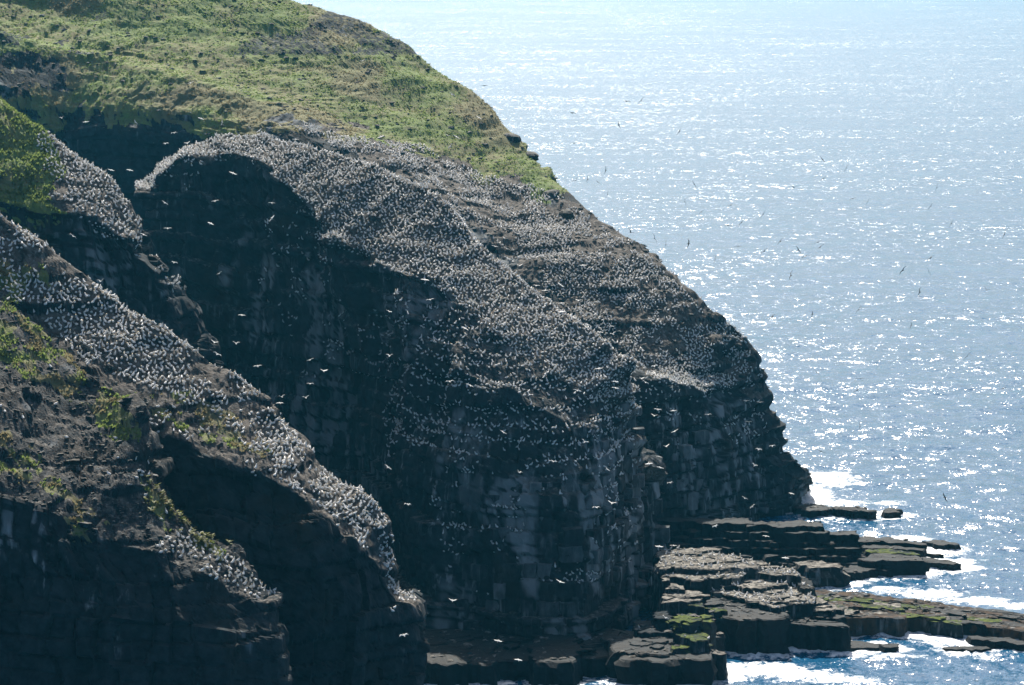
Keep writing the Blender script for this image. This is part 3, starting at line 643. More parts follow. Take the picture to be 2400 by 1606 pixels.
# ---- standing gannets
def ring_mesh(spine, sides, mats, fat=1.0):
    V, F, MI = [], [], []
    sp = np.array(spine, float)
    for k, (x, z, ry, rz) in enumerate(sp):
        ry, rz = ry * fat, rz * fat
        t = sp[min(k + 1, len(sp) - 1), :2] - sp[max(k - 1, 0), :2]; t /= np.linalg.norm(t) + 1e-9; nrm = np.array([-t[1], t[0]])
        for j in range(sides):
            a = 2 * math.pi * j / sides
            V.append((x + nrm[0] * rz * math.sin(a), ry * math.cos(a), z + nrm[1] * rz * math.sin(a)))
    for k in range(len(sp) - 1):
        for j in range(sides):
            j2 = (j + 1) % sides; F.append((k*sides + j, k*sides + j2, (k+1)*sides + j2, (k+1)*sides + j)); MI.append(mats[k])
    return np.array(V), np.array(F), np.array(MI)
def bird_variant(kind, sides):
    if kind == 0:   sp = [(-.50,.16,.012,.01),(-.34,.19,.06,.045),(-.12,.25,.125,.115),(.10,.33,.13,.125),(.22,.45,.085,.085),(.27,.60,.052,.052),(.31,.71,.055,.055),(.39,.715,.022,.03),(.50,.69,.006,.006)]
    elif kind == 1: sp = [(-.48,.10,.012,.01),(-.34,.13,.06,.045),(-.12,.17,.13,.12),(.10,.20,.135,.13),(.24,.25,.085,.085),(.33,.34,.052,.052),(.38,.42,.053,.053),(.46,.41,.022,.03),(.56,.38,.006,.006)]
    elif kind == 2: sp = [(-.40,.08,.012,.01),(-.30,.14,.06,.045),(-.14,.28,.12,.115),(.02,.42,.125,.125),(.10,.56,.08,.08),(.12,.72,.05,.05),(.13,.84,.052,.052),(.17,.93,.022,.03),(.21,1.02,.006,.006)]
    else:           sp = [(-.46,.11,.012,.01),(-.33,.14,.06,.045),(-.12,.18,.13,.12),(.08,.20,.135,.13),(.17,.25,.09,.09),(.10,.31,.05,.05),(.02,.33,.05,.05),(-.05,.33,.022,.03),(-.12,.32,.006,.006)]
    if sides <= 5: sp = [sp[i] for i in (0, 1, 2, 3, 4, 6, 8)]; ms = [2, 0, 0, 0, 0, 1]
    else: ms = [2, 0, 0, 0, 0, 1, 1, 3]
    return ring_mesh([(x * .84, z, a, b) for x, z, a, b in sp], sides, ms, 1.36)
def simple(name, col, rough=.7, sheen=None, trans=0.0):
    m, nt, b = mat(name); pos = N(nt, 'ShaderNodeNewGeometry').outputs['Position']
    c = mixc(nt, ramp(nt, noise(nt, pos, 1.3, 2), .3, .7), tuple(x * .86 for x in col), tuple(min(1, x * 1.08) for x in col))
    nt.links.new(c, b.inputs['Base Color']); b.inputs['Roughness'].default_value = rough; b.inputs['Specular IOR Level'].default_value = .15
    if trans:
        tr = N(nt, 'ShaderNodeBsdfTranslucent'); nt.links.new(c, tr.inputs[0]); ms = N(nt, 'ShaderNodeMixShader'); ms.inputs[0].default_value = trans
        out = nt.nodes['Material Output']; nt.links.new(b.outputs[0], ms.inputs[1]); nt.links.new(tr.outputs[0], ms.inputs[2]); nt.links.new(ms.outputs[0], out.inputs[0])
    return m
M_WHITE = simple('white_plumage', (.80, .79, .77), trans=.22); M_BUFF = simple('buff_head', (.72, .60, .40)); M_BLACK = simple('black_wing_tip', (.025, .022, .020)); M_BILL = simple('grey_bill', (.35, .38, .40))
BM = [M_WHITE, M_BUFF, M_BLACK, M_BILL]
birds = []          # (pos, land)
gridB = Grid(0.57)
def dens_poly(fd, spec):
    d = np.zeros(len(fd['px'])); q = np.concatenate([np.array(p[0], float) for p in spec]); lo, hi = q.min(0) - 20, q.max(0) + 20
    ii = np.nonzero((fd['px'] > lo[0]) & (fd['px'] < hi[0]) & (fd['py'] > lo[1]) & (fd['py'] < hi[1]) & (fd['v'] > 1.2))[0]
    c = fd['ctr'][ii]; jx = fd['px'][ii] + 14 * vnoise(c / 4.0, 401); jy = fd['py'][ii] + 14 * vnoise(c / 4.0, 402); pn = fbm(c / 5.0, 3, 405); nz = fd['nz'][ii]; dd = np.zeros(len(ii))
    for poly, val, l_, h_, patch in spec:
        dd = np.maximum(dd, inpoly(jx, jy, poly) * val * sstep(l_, h_, nz) * (sstep(-patch, patch + .25, pn) if patch is not None else 1.0))
    d[ii] = dd; return d
def add_birds(land, spec, vmin, vmax=99):
    fd = FD[land]; d = dens_poly(fd, spec) * ((fd['v'] > vmin) & (fd['v'] < vmax))
    p, fi = scatter(fd, d, 0.57, gridB)
    for q, f in zip(p, fi): birds.append((q, land))
    print('birds', land, len(p))
BIG = [(-3000,-3000),(5000,-3000),(5000,5000),(-3000,5000)]
# buttress: dense crown between crest and lip, thinning on the face below
fdB = FD['cliff_buttress']
dB = ((fdB['py'] < 985) & (fdB['px'] < 1500) & (fdB['v'] > 1.25) & (fdB['v'] < 3.04 + .1 * vnoise(fdB['ctr'] / 3.0, 411))) * 8.0 * sstep(.15, .38, fdB['nz']) * (.5 + .5 * sstep(-.4, .0, vnoise(fdB['ctr'] / 4.0, 412)))
dB = np.maximum(dB, dens_poly(fdB, [
    ([(580,380),(680,420),(800,520),(950,610),(930,650),(760,620),(640,600),(600,450)], 1.0, .05, .3, .1),
    ([(440,385),(520,400),(540,420),(430,440),(390,420)], .6, .15, .4, .1),
    ([(600,620),(960,600),(950,900),(700,880),(640,740)], 1.1, .0, .25, .05),
    ([(1000,720),(1100,720),(1240,830),(1420,925),(1480,960),(1490,1090),(1380,1120),(1200,1060),(1050,1050),(900,1060),(890,980),(960,830)], 1.5, .02, .28, None),
    ([(890,1050),(1500,1080),(1500,1200),(1350,1230),(1260,1200),(1030,1260),(960,1170)], 2.6, .0, .2, .0),
    ([(1000,1200),(1480,1180),(1500,1330),(1300,1400),(1020,1380)], 1.1, .0, .2, .05)]))
rowm = .22 + 2.3 * np.exp(-(fdB['bf'] / .28) ** 2)            # on the face the birds sit in rows along the bedding ledges
dB = np.where(fdB['v'] > 3.05, dB * rowm, dB)
p, fi = scatter(fdB, dB, .57, gridB); birds += [(q, 'cliff_buttress') for q in p]; print('birds buttress', len(p))
add_birds('headland', [([(680,296),(800,312),(900,336),(985,340),(1060,380),(1160,425),(1250,430),(1330,475),(1449,555),(1600,675),(1750,795),(1790,900),(1650,930),(1520,880),(1440,800),(1300,690),(1150,560),(1000,430),(880,370),(780,340)], 8.0, .1, .33, -.2),
    ([(1440,800),(1520,880),(1640,900),(1790,940),(1840,1080),(1640,1000),(1480,960)], 1.2, .2, .45, .1)], 1.9)
add_birds('cliff_spur', [([(90,300),(165,340),(239,403),(297,464),(341,526),(372,600),(300,560),(220,505),(150,480),(120,430),(90,360)], 5.0, .1, .3, -.2), ([(100,460),(240,470),(380,590),(380,640),(280,580)], 3.0, .1, .35, -.1), ([(370,590),(450,600),(440,680),(390,680)], .5, .2, .5, .0)], 1.8)
add_birds('near_cliff_spur', [([(-60,470),(119,586),(239,668),(341,736),(454,815),(563,893),(649,941),(700,1020),(773,1108),(844,1155),(899,1217),(930,1302),(985,1440),(930,1430),(880,1300),(800,1240),(720,1160),(640,1110),(600,1060),(500,980),(420,930),(340,900),(220,870),(140,790),(60,720),(-60,680)], 7.0, .1, .3, -.25),
    ([(300,930),(420,960),(560,1060),(700,1130),(640,1130),(480,1050),(330,1010)], 1.8, .15, .4, 0.0), ([(-60,700),(100,800),(300,960),(320,1040),(200,980),(-60,860)], .4, .25, .5, .1)], 1.8)
add_birds('nearest_cliff_spur', [([(430,1235),(520,1285),(570,1310),(640,1390),(615,1412),(540,1380),(480,1345),(410,1312),(350,1285)], 3.5, .12, .35, -.2), ([(-60,760),(200,900),(330,1000),(420,1180),(380,1250),(200,1120),(-60,950)], .10, .25, .5, .1)], 1.85)
for top, dn in SLABS:
    lo, hi = top.min(0), top.max(0); n = rng.poisson((hi[0]-lo[0]) * (hi[1]-lo[1]) * dn)
    for _ in range(n):
        x, y = rng.uniform(lo[0], hi[0]), rng.uniform(lo[1], hi[1])
        if inpoly(np.array(x), np.array(y), top[:, :2]) and gridB.ok((x, y, top[0, 2])): birds.append((np.array([x, y, top[:, 2].mean() - .05]), 'slab'))
print('birds total', len(birds), round(time.time() - T0, 1))
near = [i for i, (q, l) in enumerate(birds) if l == 'nearest_cliff_spur']
s1b = [(project(q)[0], i) for i, (q, l) in enumerate(birds) if l == 'near_cliff_spur']; s1b.sort(reverse=True)
near = near[:300]; slope_b = [i for i in near if project(birds[i][0])[0] < 400]; crest_b = [i for i in near if i not in set(slope_b)]; extra = [i for _, i in s1b[:max(0, 300 - len(near))]]
VAR = [bird_variant(k, 8) for k in range(4)]; LOW = [bird_variant(k, 5) for k in range(4)]
def bmesh_of(name, v):
    me = bpy.data.meshes.new(name); me.from_pydata(v[0].tolist(), [], v[1].tolist())
    for m in BM: me.materials.append(m)
    me.polygons.foreach_set('material_index', v[2].astype(np.int32)); me.polygons.foreach_set('use_smooth', np.ones(len(v[1]), bool)); me.update(); return me
BMESH = [bmesh_of('gannet_body', v) for v in VAR]
KP = [.42, .36, .06, .16]
for lst, lab, grp in ((crest_b, 'white gannet in the band of birds at the tip of the nearest spur', 'gannets at the tip of the nearest spur'), (slope_b, 'lone white gannet scattered on the stony slope of the nearest spur', 'gannets scattered on the stony slope'), (extra, 'white gannet packed at the low outer end of the long near spur', 'gannets at the end of the long near spur')):
    for i in lst:
        q, _ = birds[i]; o = bpy.data.objects.new('nesting_gannet', BMESH[rng.choice(4, p=KP)]); COL.objects.link(o)
        o.location = tuple(q - np.array([0, 0, .04])); o.rotation_euler = (0, 0, rng.uniform(0, 2 * math.pi)); k = rng.uniform(.92, 1.08); o.scale = (k, k, k)
        tag(o, lab, 'gannet', grp)
ind = set(near) | set(extra)
VV, FF, MM, off = [], [], [], 0
rest = [birds[i][0] for i in range(len(birds)) if i not in ind]
for q in rest:
    v, f, m = LOW[rng.choice(4, p=KP)]; a = rng.uniform(0, 2 * math.pi); k = rng.uniform(.92, 1.10); c, s_ = math.cos(a) * k, math.sin(a) * k
    VV.append(np.column_stack([v[:, 0] * c - v[:, 1] * s_, v[:, 0] * s_ + v[:, 1] * c, v[:, 2] * k]) + q - np.array([0, 0, .05])); FF.append(f + off); MM.append(m); off += len(v)
if rest:
    o = mesh_obj('gannet_colony', np.concatenate(VV), np.concatenate(FF), BM, mat_idx=np.concatenate(MM), smooth=True)
    tag(o, 'thousands of white nesting gannets covering the slopes and ledges', kind='stuff')
print('colony', len(rest), round(time.time() - T0, 1))

# ---- flying gannets
def flying_mesh(inner, outer, sweep):
    V, F, MI = ring_mesh([(-.46,0,.05,.008),(-.34,0,.045,.03),(-.15,.0,.085,.075),(.08,.0,.095,.09),(.24,.015,.06,.06),(.36,.03,.045,.047),(.44,.025,.02,.022),(.54,.01,.004,.004)], 8, [2, 0, 0, 0, 0, 1, 3])
    V, F, MI = V.tolist(), F.tolist(), MI.tolist()
    for sgn in (-1, 1):
        y, z, x = .05, .03, .05; secs = []
        spans = [(0, .34), (.22, .33), (.42, .28), (.66, .20), (.82, .13), (.95, .03)]; prev = 0
        for sp, ch in spans:
            d = sp - prev; prev = sp; ang = inner if sp <= .42 else outer
            y += d * math.cos(ang); z += d * math.sin(ang); x += d * (.28 if sp <= .42 else -sweep)
            secs.append((x, y * sgn, z, ch))
        b = len(V)
        for (x, yy, z, ch) in secs: V += [[x + ch*.45, yy, z], [x + ch*.1, yy, z + .10*ch + .008], [x - ch*.55, yy, z - .01], [x + ch*.1, yy, z - .04*ch - .008]]
        for k in range(len(secs) - 1):
            for j in range(4):
                q = [b + k*4 + j, b + k*4 + (j+1) % 4, b + (k+1)*4 + (j+1) % 4, b + (k+1)*4 + j]; F.append(q if sgn > 0 else q[::-1]); MI.append(2 if k >= 3 else 0)
    return np.array(V), np.array(F), np.array(MI)
M_SHADE = simple('shade_painted_plumage', (.06, .055, .05)); DM = [M_SHADE, M_SHADE, M_BLACK, M_BILL]  # white birds' backlit shade over the sea, painted into the plumage colour
POSES = {'wings raised': (R(38), R(12), .5), 'wings level': (R(6), R(-4), .45), 'wings drooped': (R(12), R(-34), .6), 'wings swept back': (R(16), R(-8), .95)}
FM = {k: bmesh_of('gannet_in_flight', flying_mesh(*v)) for k, v in POSES.items()}
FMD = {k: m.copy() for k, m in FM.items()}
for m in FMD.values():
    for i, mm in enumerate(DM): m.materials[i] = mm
FLY = [  # photo column, row, pose letter, bank in degrees
(145,277,'r',20),(201,286,'l',0),(318,287,'s',-60),(471,278,'l',-18),(521,286,'s',80),(586,300,'s',-50),(608,307,'l',30),(656,294,'s',-40),(693,327,'l',-8),(388,337,'d',14),(408,312,'d',0),(439,336,'r',10),(261,399,'l',-4),(304,399,'d',-10),(386,476,'l',-25),(504,472,'l',12),(546,406,'l',-20),(637,476,'d',-12),(637,512,'l',48),(494,524,'d',-12),(447,195,'l',20),
(851,142,'l',22),(1059,222,'s',-30),(1123,276,'l',-22),(1048,317,'l',-25),(1070,321,'l',-28),(1056,343,'s',50),(892,321,'l',15),(964,376,'l',25),(1000,433,'r',0),(1218,440,'r',-10),
(1135,201,'l',0),(1342,265,'d',-5),(1469,238,'d',0),(1450,293,'s',-70),(1503,236,'l',50),(1592,309,'s',60),(1345,336,'l',0),(1420,399,'s',80),(1350,423,'r',40),(1378,420,'s',80),(1401,427,'l',-40),(1424,456,'s',70),
(1928,374,'l',-50),(1984,394,'l',60),(1931,418,'d',30),(1627,432,'l',-60),(1861,440,'r',0),(2196,440,'s',70),(1644,497,'d',40),(1713,481,'d',30),(1605,473,'s',-80),(2034,473,'l',60),(2182,483,'l',55),(1789,502,'l',55),(2230,524,'l',60),(1706,529,'l',-10),(1999,466,'d',20),(1738,522,'l',45),
(171,554,'d',-40),(393,536,'l',0),(408,616,'d',-4),(514,641,'l',38),(567,739,'d',-8),(502,803,'r',-20),(553,806,'r',-15),(509,831,'s',-20),(604,859,'l',0),(727,844,'l',28),(758,870,'r',-15),(727,900,'d',0),(661,931,'r',0),(717,933,'r',4),(656,945,'d',-8),(236,660,'r',20),(767,557,'r',0),(336,550,'l',-25),
(1005,639,'r',18),(1058,632,'l',-35),(996,656,'d',-8),(1008,703,'l',4),(911,730,'s',-30),(913,835,'r',10),(1090,770,'d',-15),(1218,623,'r',0),(1187,583,'l',-35),(1189,606,'l',-28),(1257,670,'l',5),(1283,661,'l',-4),(1278,681,'l',12),(1314,668,'l',-30),(1288,702,'l',-22),(1316,711,'d',0),(1356,705,'r',4),(1316,731,'l',-6),(1474,699,'l',-28),(1462,666,'l',-8),(1377,762,'l',-20),(1404,768,'d',-25),(1430,765,'r',-25),(1437,784,'r',5),(1406,779,'d',5),(1488,808,'s',80),(1534,859,'d',12),(1443,895,'d',-20),(1443,910,'d',-12),(1503,888,'r',-10),(1513,897,'d',-25),(1404,864,'l',12),(1278,878,'s',60),(1102,904,'d',-30),(1054,895,'s',0),(1240,926,'r',-20),(1179,1013,'l',-38),(1370,1037,'r',-12),(1353,916,'l',-10),(1534,975,'r',0),(1542,961,'l',-10),(1578,963,'l',-6),(1561,1047,'r',0),(1411,600,'l',25),(1367,622,'l',-8),(1179,760,'d',10),(1505,653,'l',0),(1160,578,'l',-20),(1582,1011,'s',30),
(1478,545,'r',-40),(1534,559,'s',-70),(1561,573,'s',80),
(1614,571,'s',80),(1676,608,'l',72),(1791,589,'s',40),(1829,566,'l',50),(1730,578,'l',0),(1871,586,'l',-55),(1887,602,'d',20),(1923,579,'d',40),(1917,568,'l',25),(2181,605,'d',40),(2177,637,'l',-65),(2354,550,'l',65),(2312,680,'r',-30),(2156,685,'s',80),(2013,726,'l',50),(1904,737,'s',80),(1810,743,'l',40),(2267,835,'l',45),(2017,888,'l',0),(1914,873,'l',-45),(2009,915,'l',30),(2016,999,'s',85),(2136,762,'s',80),(2116,634,'l',50),(1854,646,'s',75),(2351,911,'l',20),(1924,1058,'l',-20),
(1667,883,'d',0),(1660,972,'d',4),(1749,940,'l',4),(1755,989,'d',0),(1781,943,'l',0),(1778,1054,'d',0),(1810,1046,'d',8),(1614,900,'l',-18),(1644,788,'l',15),
(790,1210,'r',-10),(909,1096,'l',-25),(956,1183,'d',-18),(1296,1082,'l',-15),(1217,1108,'r',-40),(1422,1099,'s',-50),(1521,1087,'d',0),(1547,1096,'l',-22),(1571,1132,'d',0),(1398,1190,'d',-8),(1434,1180,'r',-8),(1313,1364,'s',-20),(1060,1408,'r',-12),(1168,1502,'l',0),(1215,1547,'d',-18),(947,1490,'d',0),(1559,1448,'s',-40),(1545,1281,'l',0),(1579,1279,'d',-10),
(1768,1092,'r',-15),(1745,1168,'s',-30),(1764,1188,'s',40),(1677,1234,'d',0),(1795,1257,'d',0),(1841,1308,'d',-10),(1855,1157,'d',0),(2215,1166,'l',-60),(2161,1125,'l',0)]
PN = {'r': 'wings raised', 'l': 'wings level', 'd': 'wings drooped', 's': 'wings swept back'}
def place_of(x, y, sea):
    if sea:
        if y < 350: return 'over the pale far water'
        if x < 1480: return 'over the sea beside the headland skyline'
        if y < 545: return 'over the sea beside the bird slope'
        if y < 700: return 'over the sea above the brightest glitter'
        return 'low over sea past the headland tip'
    if y < 350 and x < 750: return 'above the crown of the buttress'
    if x > 800 and y < 450: return 'before the green grass slope'
    if x < 480 and y < 700: return 'before the gully left of the buttress'
    if x < 700 and y < 700: return 'before the upper buttress face'
    if x < 980 and y < 1000: return 'before the shaded hollow of the buttress'
    if x < 1000: return 'beyond the near spur end'
    if y > 1270 and x < 1600: return 'before the foot of the buttress'
    if x > 1590 and y > 1040: return 'before the headland cliff foot'
    if x > 1590: return 'before the seaward headland cliff'
    if x > 1480: return 'before the brown cliff beside the buttress'
    if y > 870: return 'before the buttress bulge'
    if x > 1240 and y < 745: return 'in the notch behind the buttress ridge'
    if x > 1340: return 'over the buttress shoulder'
    return 'over the crowded buttress ridge'
ORD = 'first second third fourth fifth sixth seventh eighth ninth tenth eleventh twelfth thirteenth fourteenth fifteenth sixteenth'.split()
recs = []
for x, y, pc, bank in FLY:
    loc, nor, nm = cast(x, y); sea_ = loc is None
    if sea_: dist = rnd.uniform(560, 680) if y > 500 else rnd.uniform(640, 760)
    else: dist = loc[1] * rnd.uniform(.90, .965)
    recs.append((x, y, PN[pc], bank, dist, place_of(x, y, sea_)))
cnt = {}
for r_ in recs: cnt.setdefault((r_[2], r_[5]), []).append(r_[0])
for x, y, pose, bank, dist, place in recs:
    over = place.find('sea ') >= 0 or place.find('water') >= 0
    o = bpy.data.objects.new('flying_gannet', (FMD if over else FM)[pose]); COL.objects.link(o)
    o.location = tuple(P(x, y, dist))
    away = rnd.choice((90, -90)) + rnd.uniform(-35, 35)          # heading: mostly across the line of sight so the span shows
    o.rotation_euler = (Matrix.Rotation(R(-14 if place.find('sea') >= 0 or place.find('water') >= 0 else 17), 4, 'X') @ Matrix.Rotation(R(away), 4, 'Z') @ Matrix.Rotation(R(bank if away > 0 else -bank) * -1.0, 4, 'X') @ Matrix.Rotation(R(rnd.uniform(-8, 14)), 4, 'Y')).to_euler()
    k = rnd.uniform(.96, 1.1); o.scale = (k, k, k)
    l = sorted(cnt[(pose, place)]); i = l.index(x); l.__setitem__(i, x - .001); cnt[(pose, place)] = l
    lab = f'{"shade-painted" if over else "white"} gannet with {pose} {place}' + ('' if len(l) == 1 else (f', {ORD[i]} from left' if i < len(ORD) else ', furthest right'))
    tag(o, lab, 'gannet', 'gannets in flight')
print('flying', len(recs), round(time.time() - T0, 1))

# ------------------------------------------------------------------ grass tufts, stones, leafy plants
M_TUFT = simple('grass_blades', (.165, .215, .06), .7, trans=.6); M_TUFT2 = simple('dry_grass_blades', (.20, .17, .09), .7, trans=.55)
VV, FF, MM, off = [], [], [], 0
for land, dn, h in (('headland', 2.2, .26), ('cliff_spur', 5, .5), ('near_cliff_spur', 6, .42), ('nearest_cliff_spur', 6, .42)):
    fd = FD[land]; vis = (fd['v'] > 1.8) & (fd['py'] > -60) & (fd['px'] > -80)
    d = dn * fd['cov'][:, 0] ** 1.5 * vis * sstep(.15, .4, fd['nz']) * (.3 + .7 * sstep(-.3, .3, vnoise(fd['ctr'] / 2.5, 501)))
    p, fi = scatter(fd, d); n = len(p)
    br = fd['cov'][fi, 2] * .8 + .25 * rng.random(n) > .62
    for b_ in range(3):
        a = rng.uniform(0, 2 * math.pi, n); hh = h * rng.uniform(.5, 1.15, n); w = .16 + .12 * rng.random(n); lean = rng.normal(0, .18, (n, 2)) + np.array([.10, -.05])
        base = p + np.column_stack([rng.normal(0, .12, (n, 2)), np.full(n, -.06)]); dx, dy = np.cos(a) * w, np.sin(a) * w
        v0 = base + np.column_stack([dx, dy, np.zeros(n)]); v1 = base - np.column_stack([dx, dy, np.zeros(n)]); v2 = base + np.column_stack([lean, hh])
        VV.append(np.stack([v0, v1, v2], 1).reshape(-1, 3)); FF.append(np.arange(n * 3).reshape(-1, 3) + off); MM.append(br.astype(int)); off += n * 3
o = mesh_obj('grass', np.concatenate(VV), np.concatenate(FF), [M_TUFT, M_TUFT2], mat_idx=np.concatenate(MM)); tag(o, 'rough tufted green grass growing over the headland and spur slopes', kind='stuff')
print('tufts', off // 9, round(time.time() - T0, 1))
OCT = np.array([(1,0,0),(0,1,0),(-1,0,0),(0,-1,0),(.6,.6,.5),(-.6,.6,.45),(-.6,-.6,.5),(.6,-.6,.4),(0,0,.75),(0,0,-.5)], float)
OF = [(0,4,7),(0,1,4),(1,5,4),(1,2,5),(2,6,5),(2,3,6),(3,7,6),(3,0,7),(4,5,8),(5,6,8),(6,7,8),(7,4,8)]
M_STONE = make_rock_mat('loose_stone', pale=.5)
VV, FF, off = [], [], 0
for land, dn, smin, smax in (('nearest_cliff_spur', 2.6, .12, .42), ('near_cliff_spur', .7, .12, .4), ('headland', .22, .2, .7), ('cliff_spur', .5, .15, .5), ('cliff_buttress', .25, .2, .6)):
    fd = FD[land]; vis = (fd['v'] > 1.8) & (fd['py'] > -40) & (fd['px'] > -60)
    hd = fd['cov'][:, 1] + (.35 if land == 'headland' else 0)
    p, fi = scatter(fd, dn * hd * (1 - .8 * fd['cov'][:, 0] * (land != 'headland')) * vis * sstep(.25, .45, fd['nz']))
    for q in p:
        s_ = smin + (smax - smin) * rng.random() ** 3; a = rng.uniform(0, 6.28); c, sn = math.cos(a), math.sin(a)
        v = OCT * (1 + .25 * rng.standard_normal((10, 1))) * np.array([1.3, .9, .7]) * s_
        VV.append(np.column_stack([v[:, 0]*c - v[:, 1]*sn, v[:, 0]*sn + v[:, 1]*c, v[:, 2]]) + q); FF += [(i+off, j+off, k+off) for i, j, k in OF]; off += 10
for top in TOPS:
    lo, hi = top.min(0), top.max(0)
    for _ in range(rng.poisson((hi[0]-lo[0]) * (hi[1]-lo[1]) * .22)):
        x, y = rng.uniform(lo[0], hi[0]), rng.uniform(lo[1], hi[1])
        if not inpoly(np.array(x), np.array(y), top[:, :2]): continue
        s_ = .15 + .55 * rng.random() ** 3; a = rng.uniform(0, 6.28); c, sn = math.cos(a), math.sin(a)
        v = OCT * (1 + .25 * rng.standard_normal((10, 1))) * np.array([1.4, 1.0, .6]) * s_
        VV.append(np.column_stack([v[:, 0]*c - v[:, 1]*sn, v[:, 0]*sn + v[:, 1]*c, v[:, 2]]) + np.array([x, y, top[:, 2].mean()])); FF += [(i+off, j+off, k+off) for i, j, k in OF]; off += 10
o = mesh_obj('rubble', np.concatenate(VV), np.array(FF), M_STONE); tag(o, 'loose grey stones and rubble strewn over the slopes', kind='stuff')
print('stones', off // 10, round(time.time() - T0, 1))
# a few stones large enough to tell apart on the nearest spur
for k, (x, y, w, h_, lab) in enumerate([(223,1245,30,10,'pale flat slab jutting from the lip of the nearest spur'),(196,1228,18,8,'small pale stone just above the jutting flat slab'),(345,1258,26,8,'long pale stone lying on the dark cliff lip'),(170,1085,40,14,'long brown stone on the stony slope'),(265,1155,26,16,'tilted grey stone below the grassy band'),(20,1080,24,14,'grey stone beside the dark green hollow'),(180,1095,14,10,'angular stone beside the long brown stone'),(405,1175,20,12,'grey stone on the crest above the leafy plants'),(60,915,16,12,'orange brown stone high on the stony slope'),(300,940,20,14,'brown stone where the two near spurs part')]):
    loc, nor, nm = cast(x, y)
    if loc is None: continue
    kk = loc[1] / FPX; r2_ = np.random.default_rng(700 + k)
    n = 9; ring = [np.array([math.cos(2*math.pi*i/n) * w*kk*.5, math.sin(2*math.pi*i/n) * w*kk*.42, h_*kk*.6]) * (1 + .18*r2_.standard_normal()) for i in range(n)]
    for q in ring: q[2] = h_*kk*.6
    V, F = slab_mesh(ring, -h_*kk*.7, 700 + k, step=.35, jag=.05, batter=-.1, rough=.04)
    o = mesh_obj('stone', V, F, M_STONE); o.location = tuple(loc + np.array([0, -.15, .0])); o.rotation_euler = (rnd.uniform(-.2, .1), rnd.uniform(-.15, .25), rnd.uniform(-.3, .3)); tag(o, lab, 'stone')
M_LEAF = simple('plant_leaf', (.14, .15, .03), .5, trans=.4); M_STEM = simple('plant_stem', (.08, .09, .03))
def plant_parts(seed):
    r = np.random.default_rng(seed); V, F = [], []; SV, SF = [], []
    for i in range(9):
        a = r.uniform(0, 6.28); ln = r.uniform(.3, .6); h0 = r.uniform(.15, .55); w = ln * .32; dx, dy = math.cos(a), math.sin(a); up = r.uniform(.05, .35)
        b = len(V); pts = [(.05, 0, 0), (.45, w, .5), (.45, -w, .5), (1, 0, .8), (.45, 0, .42)]
        for t, s_, z in pts: V.append((dx*ln*t - dy*s_, dy*ln*t + dx*s_, h0 + up*z))
        F += [(b, b+1, b+4), (b, b+4, b+2), (b+4, b+1, b+3), (b+4, b+3, b+2)]
        c = len(SV); SV += [(dx*.03 - .02, dy*.03, -.1), (dx*.03 + .02, dy*.03, -.1), (dx*ln*.05, dy*ln*.05, h0)]; SF.append((c, c+1, c+2))
    m1_ = bpy.data.meshes.new('foliage'); m1_.from_pydata(V, [], F); m1_.materials.append(M_LEAF)
    m2_ = bpy.data.meshes.new('stem'); m2_.from_pydata(SV, [], SF); m2_.materials.append(M_STEM); return m1_, m2_
PL = [plant_parts(60 + k) for k in range(4)]
np_ = 0
for _ in range(90):
    t = rnd.random(); x = 345 + 175 * t + rnd.gauss(0, 14); y = 1160 + 125 * t + rnd.gauss(5, 16)
    loc, nor, nm = cast(x, y)
    if nm != 'nearest_cliff_spur' or np_ >= 55: continue
    e = bpy.data.objects.new('leafy_plant', None); COL.objects.link(e); e.location = tuple(loc); e.rotation_euler = (0, 0, rnd.uniform(0, 6.28)); k = rnd.uniform(.8, 1.4); e.scale = (k, k, k)
    tag(e, 'yellow-green broad-leaved plant growing on the edge of the nearest spur', 'plant', 'leafy plants on the nearest spur')
    ms = rnd.choice(PL)
    for nme, me in (('foliage', ms[0]), ('stem', ms[1])):
        c = bpy.data.objects.new(nme, me); COL.objects.link(c); c.parent = e
    np_ += 1
print('plants', np_, round(time.time() - T0, 1))

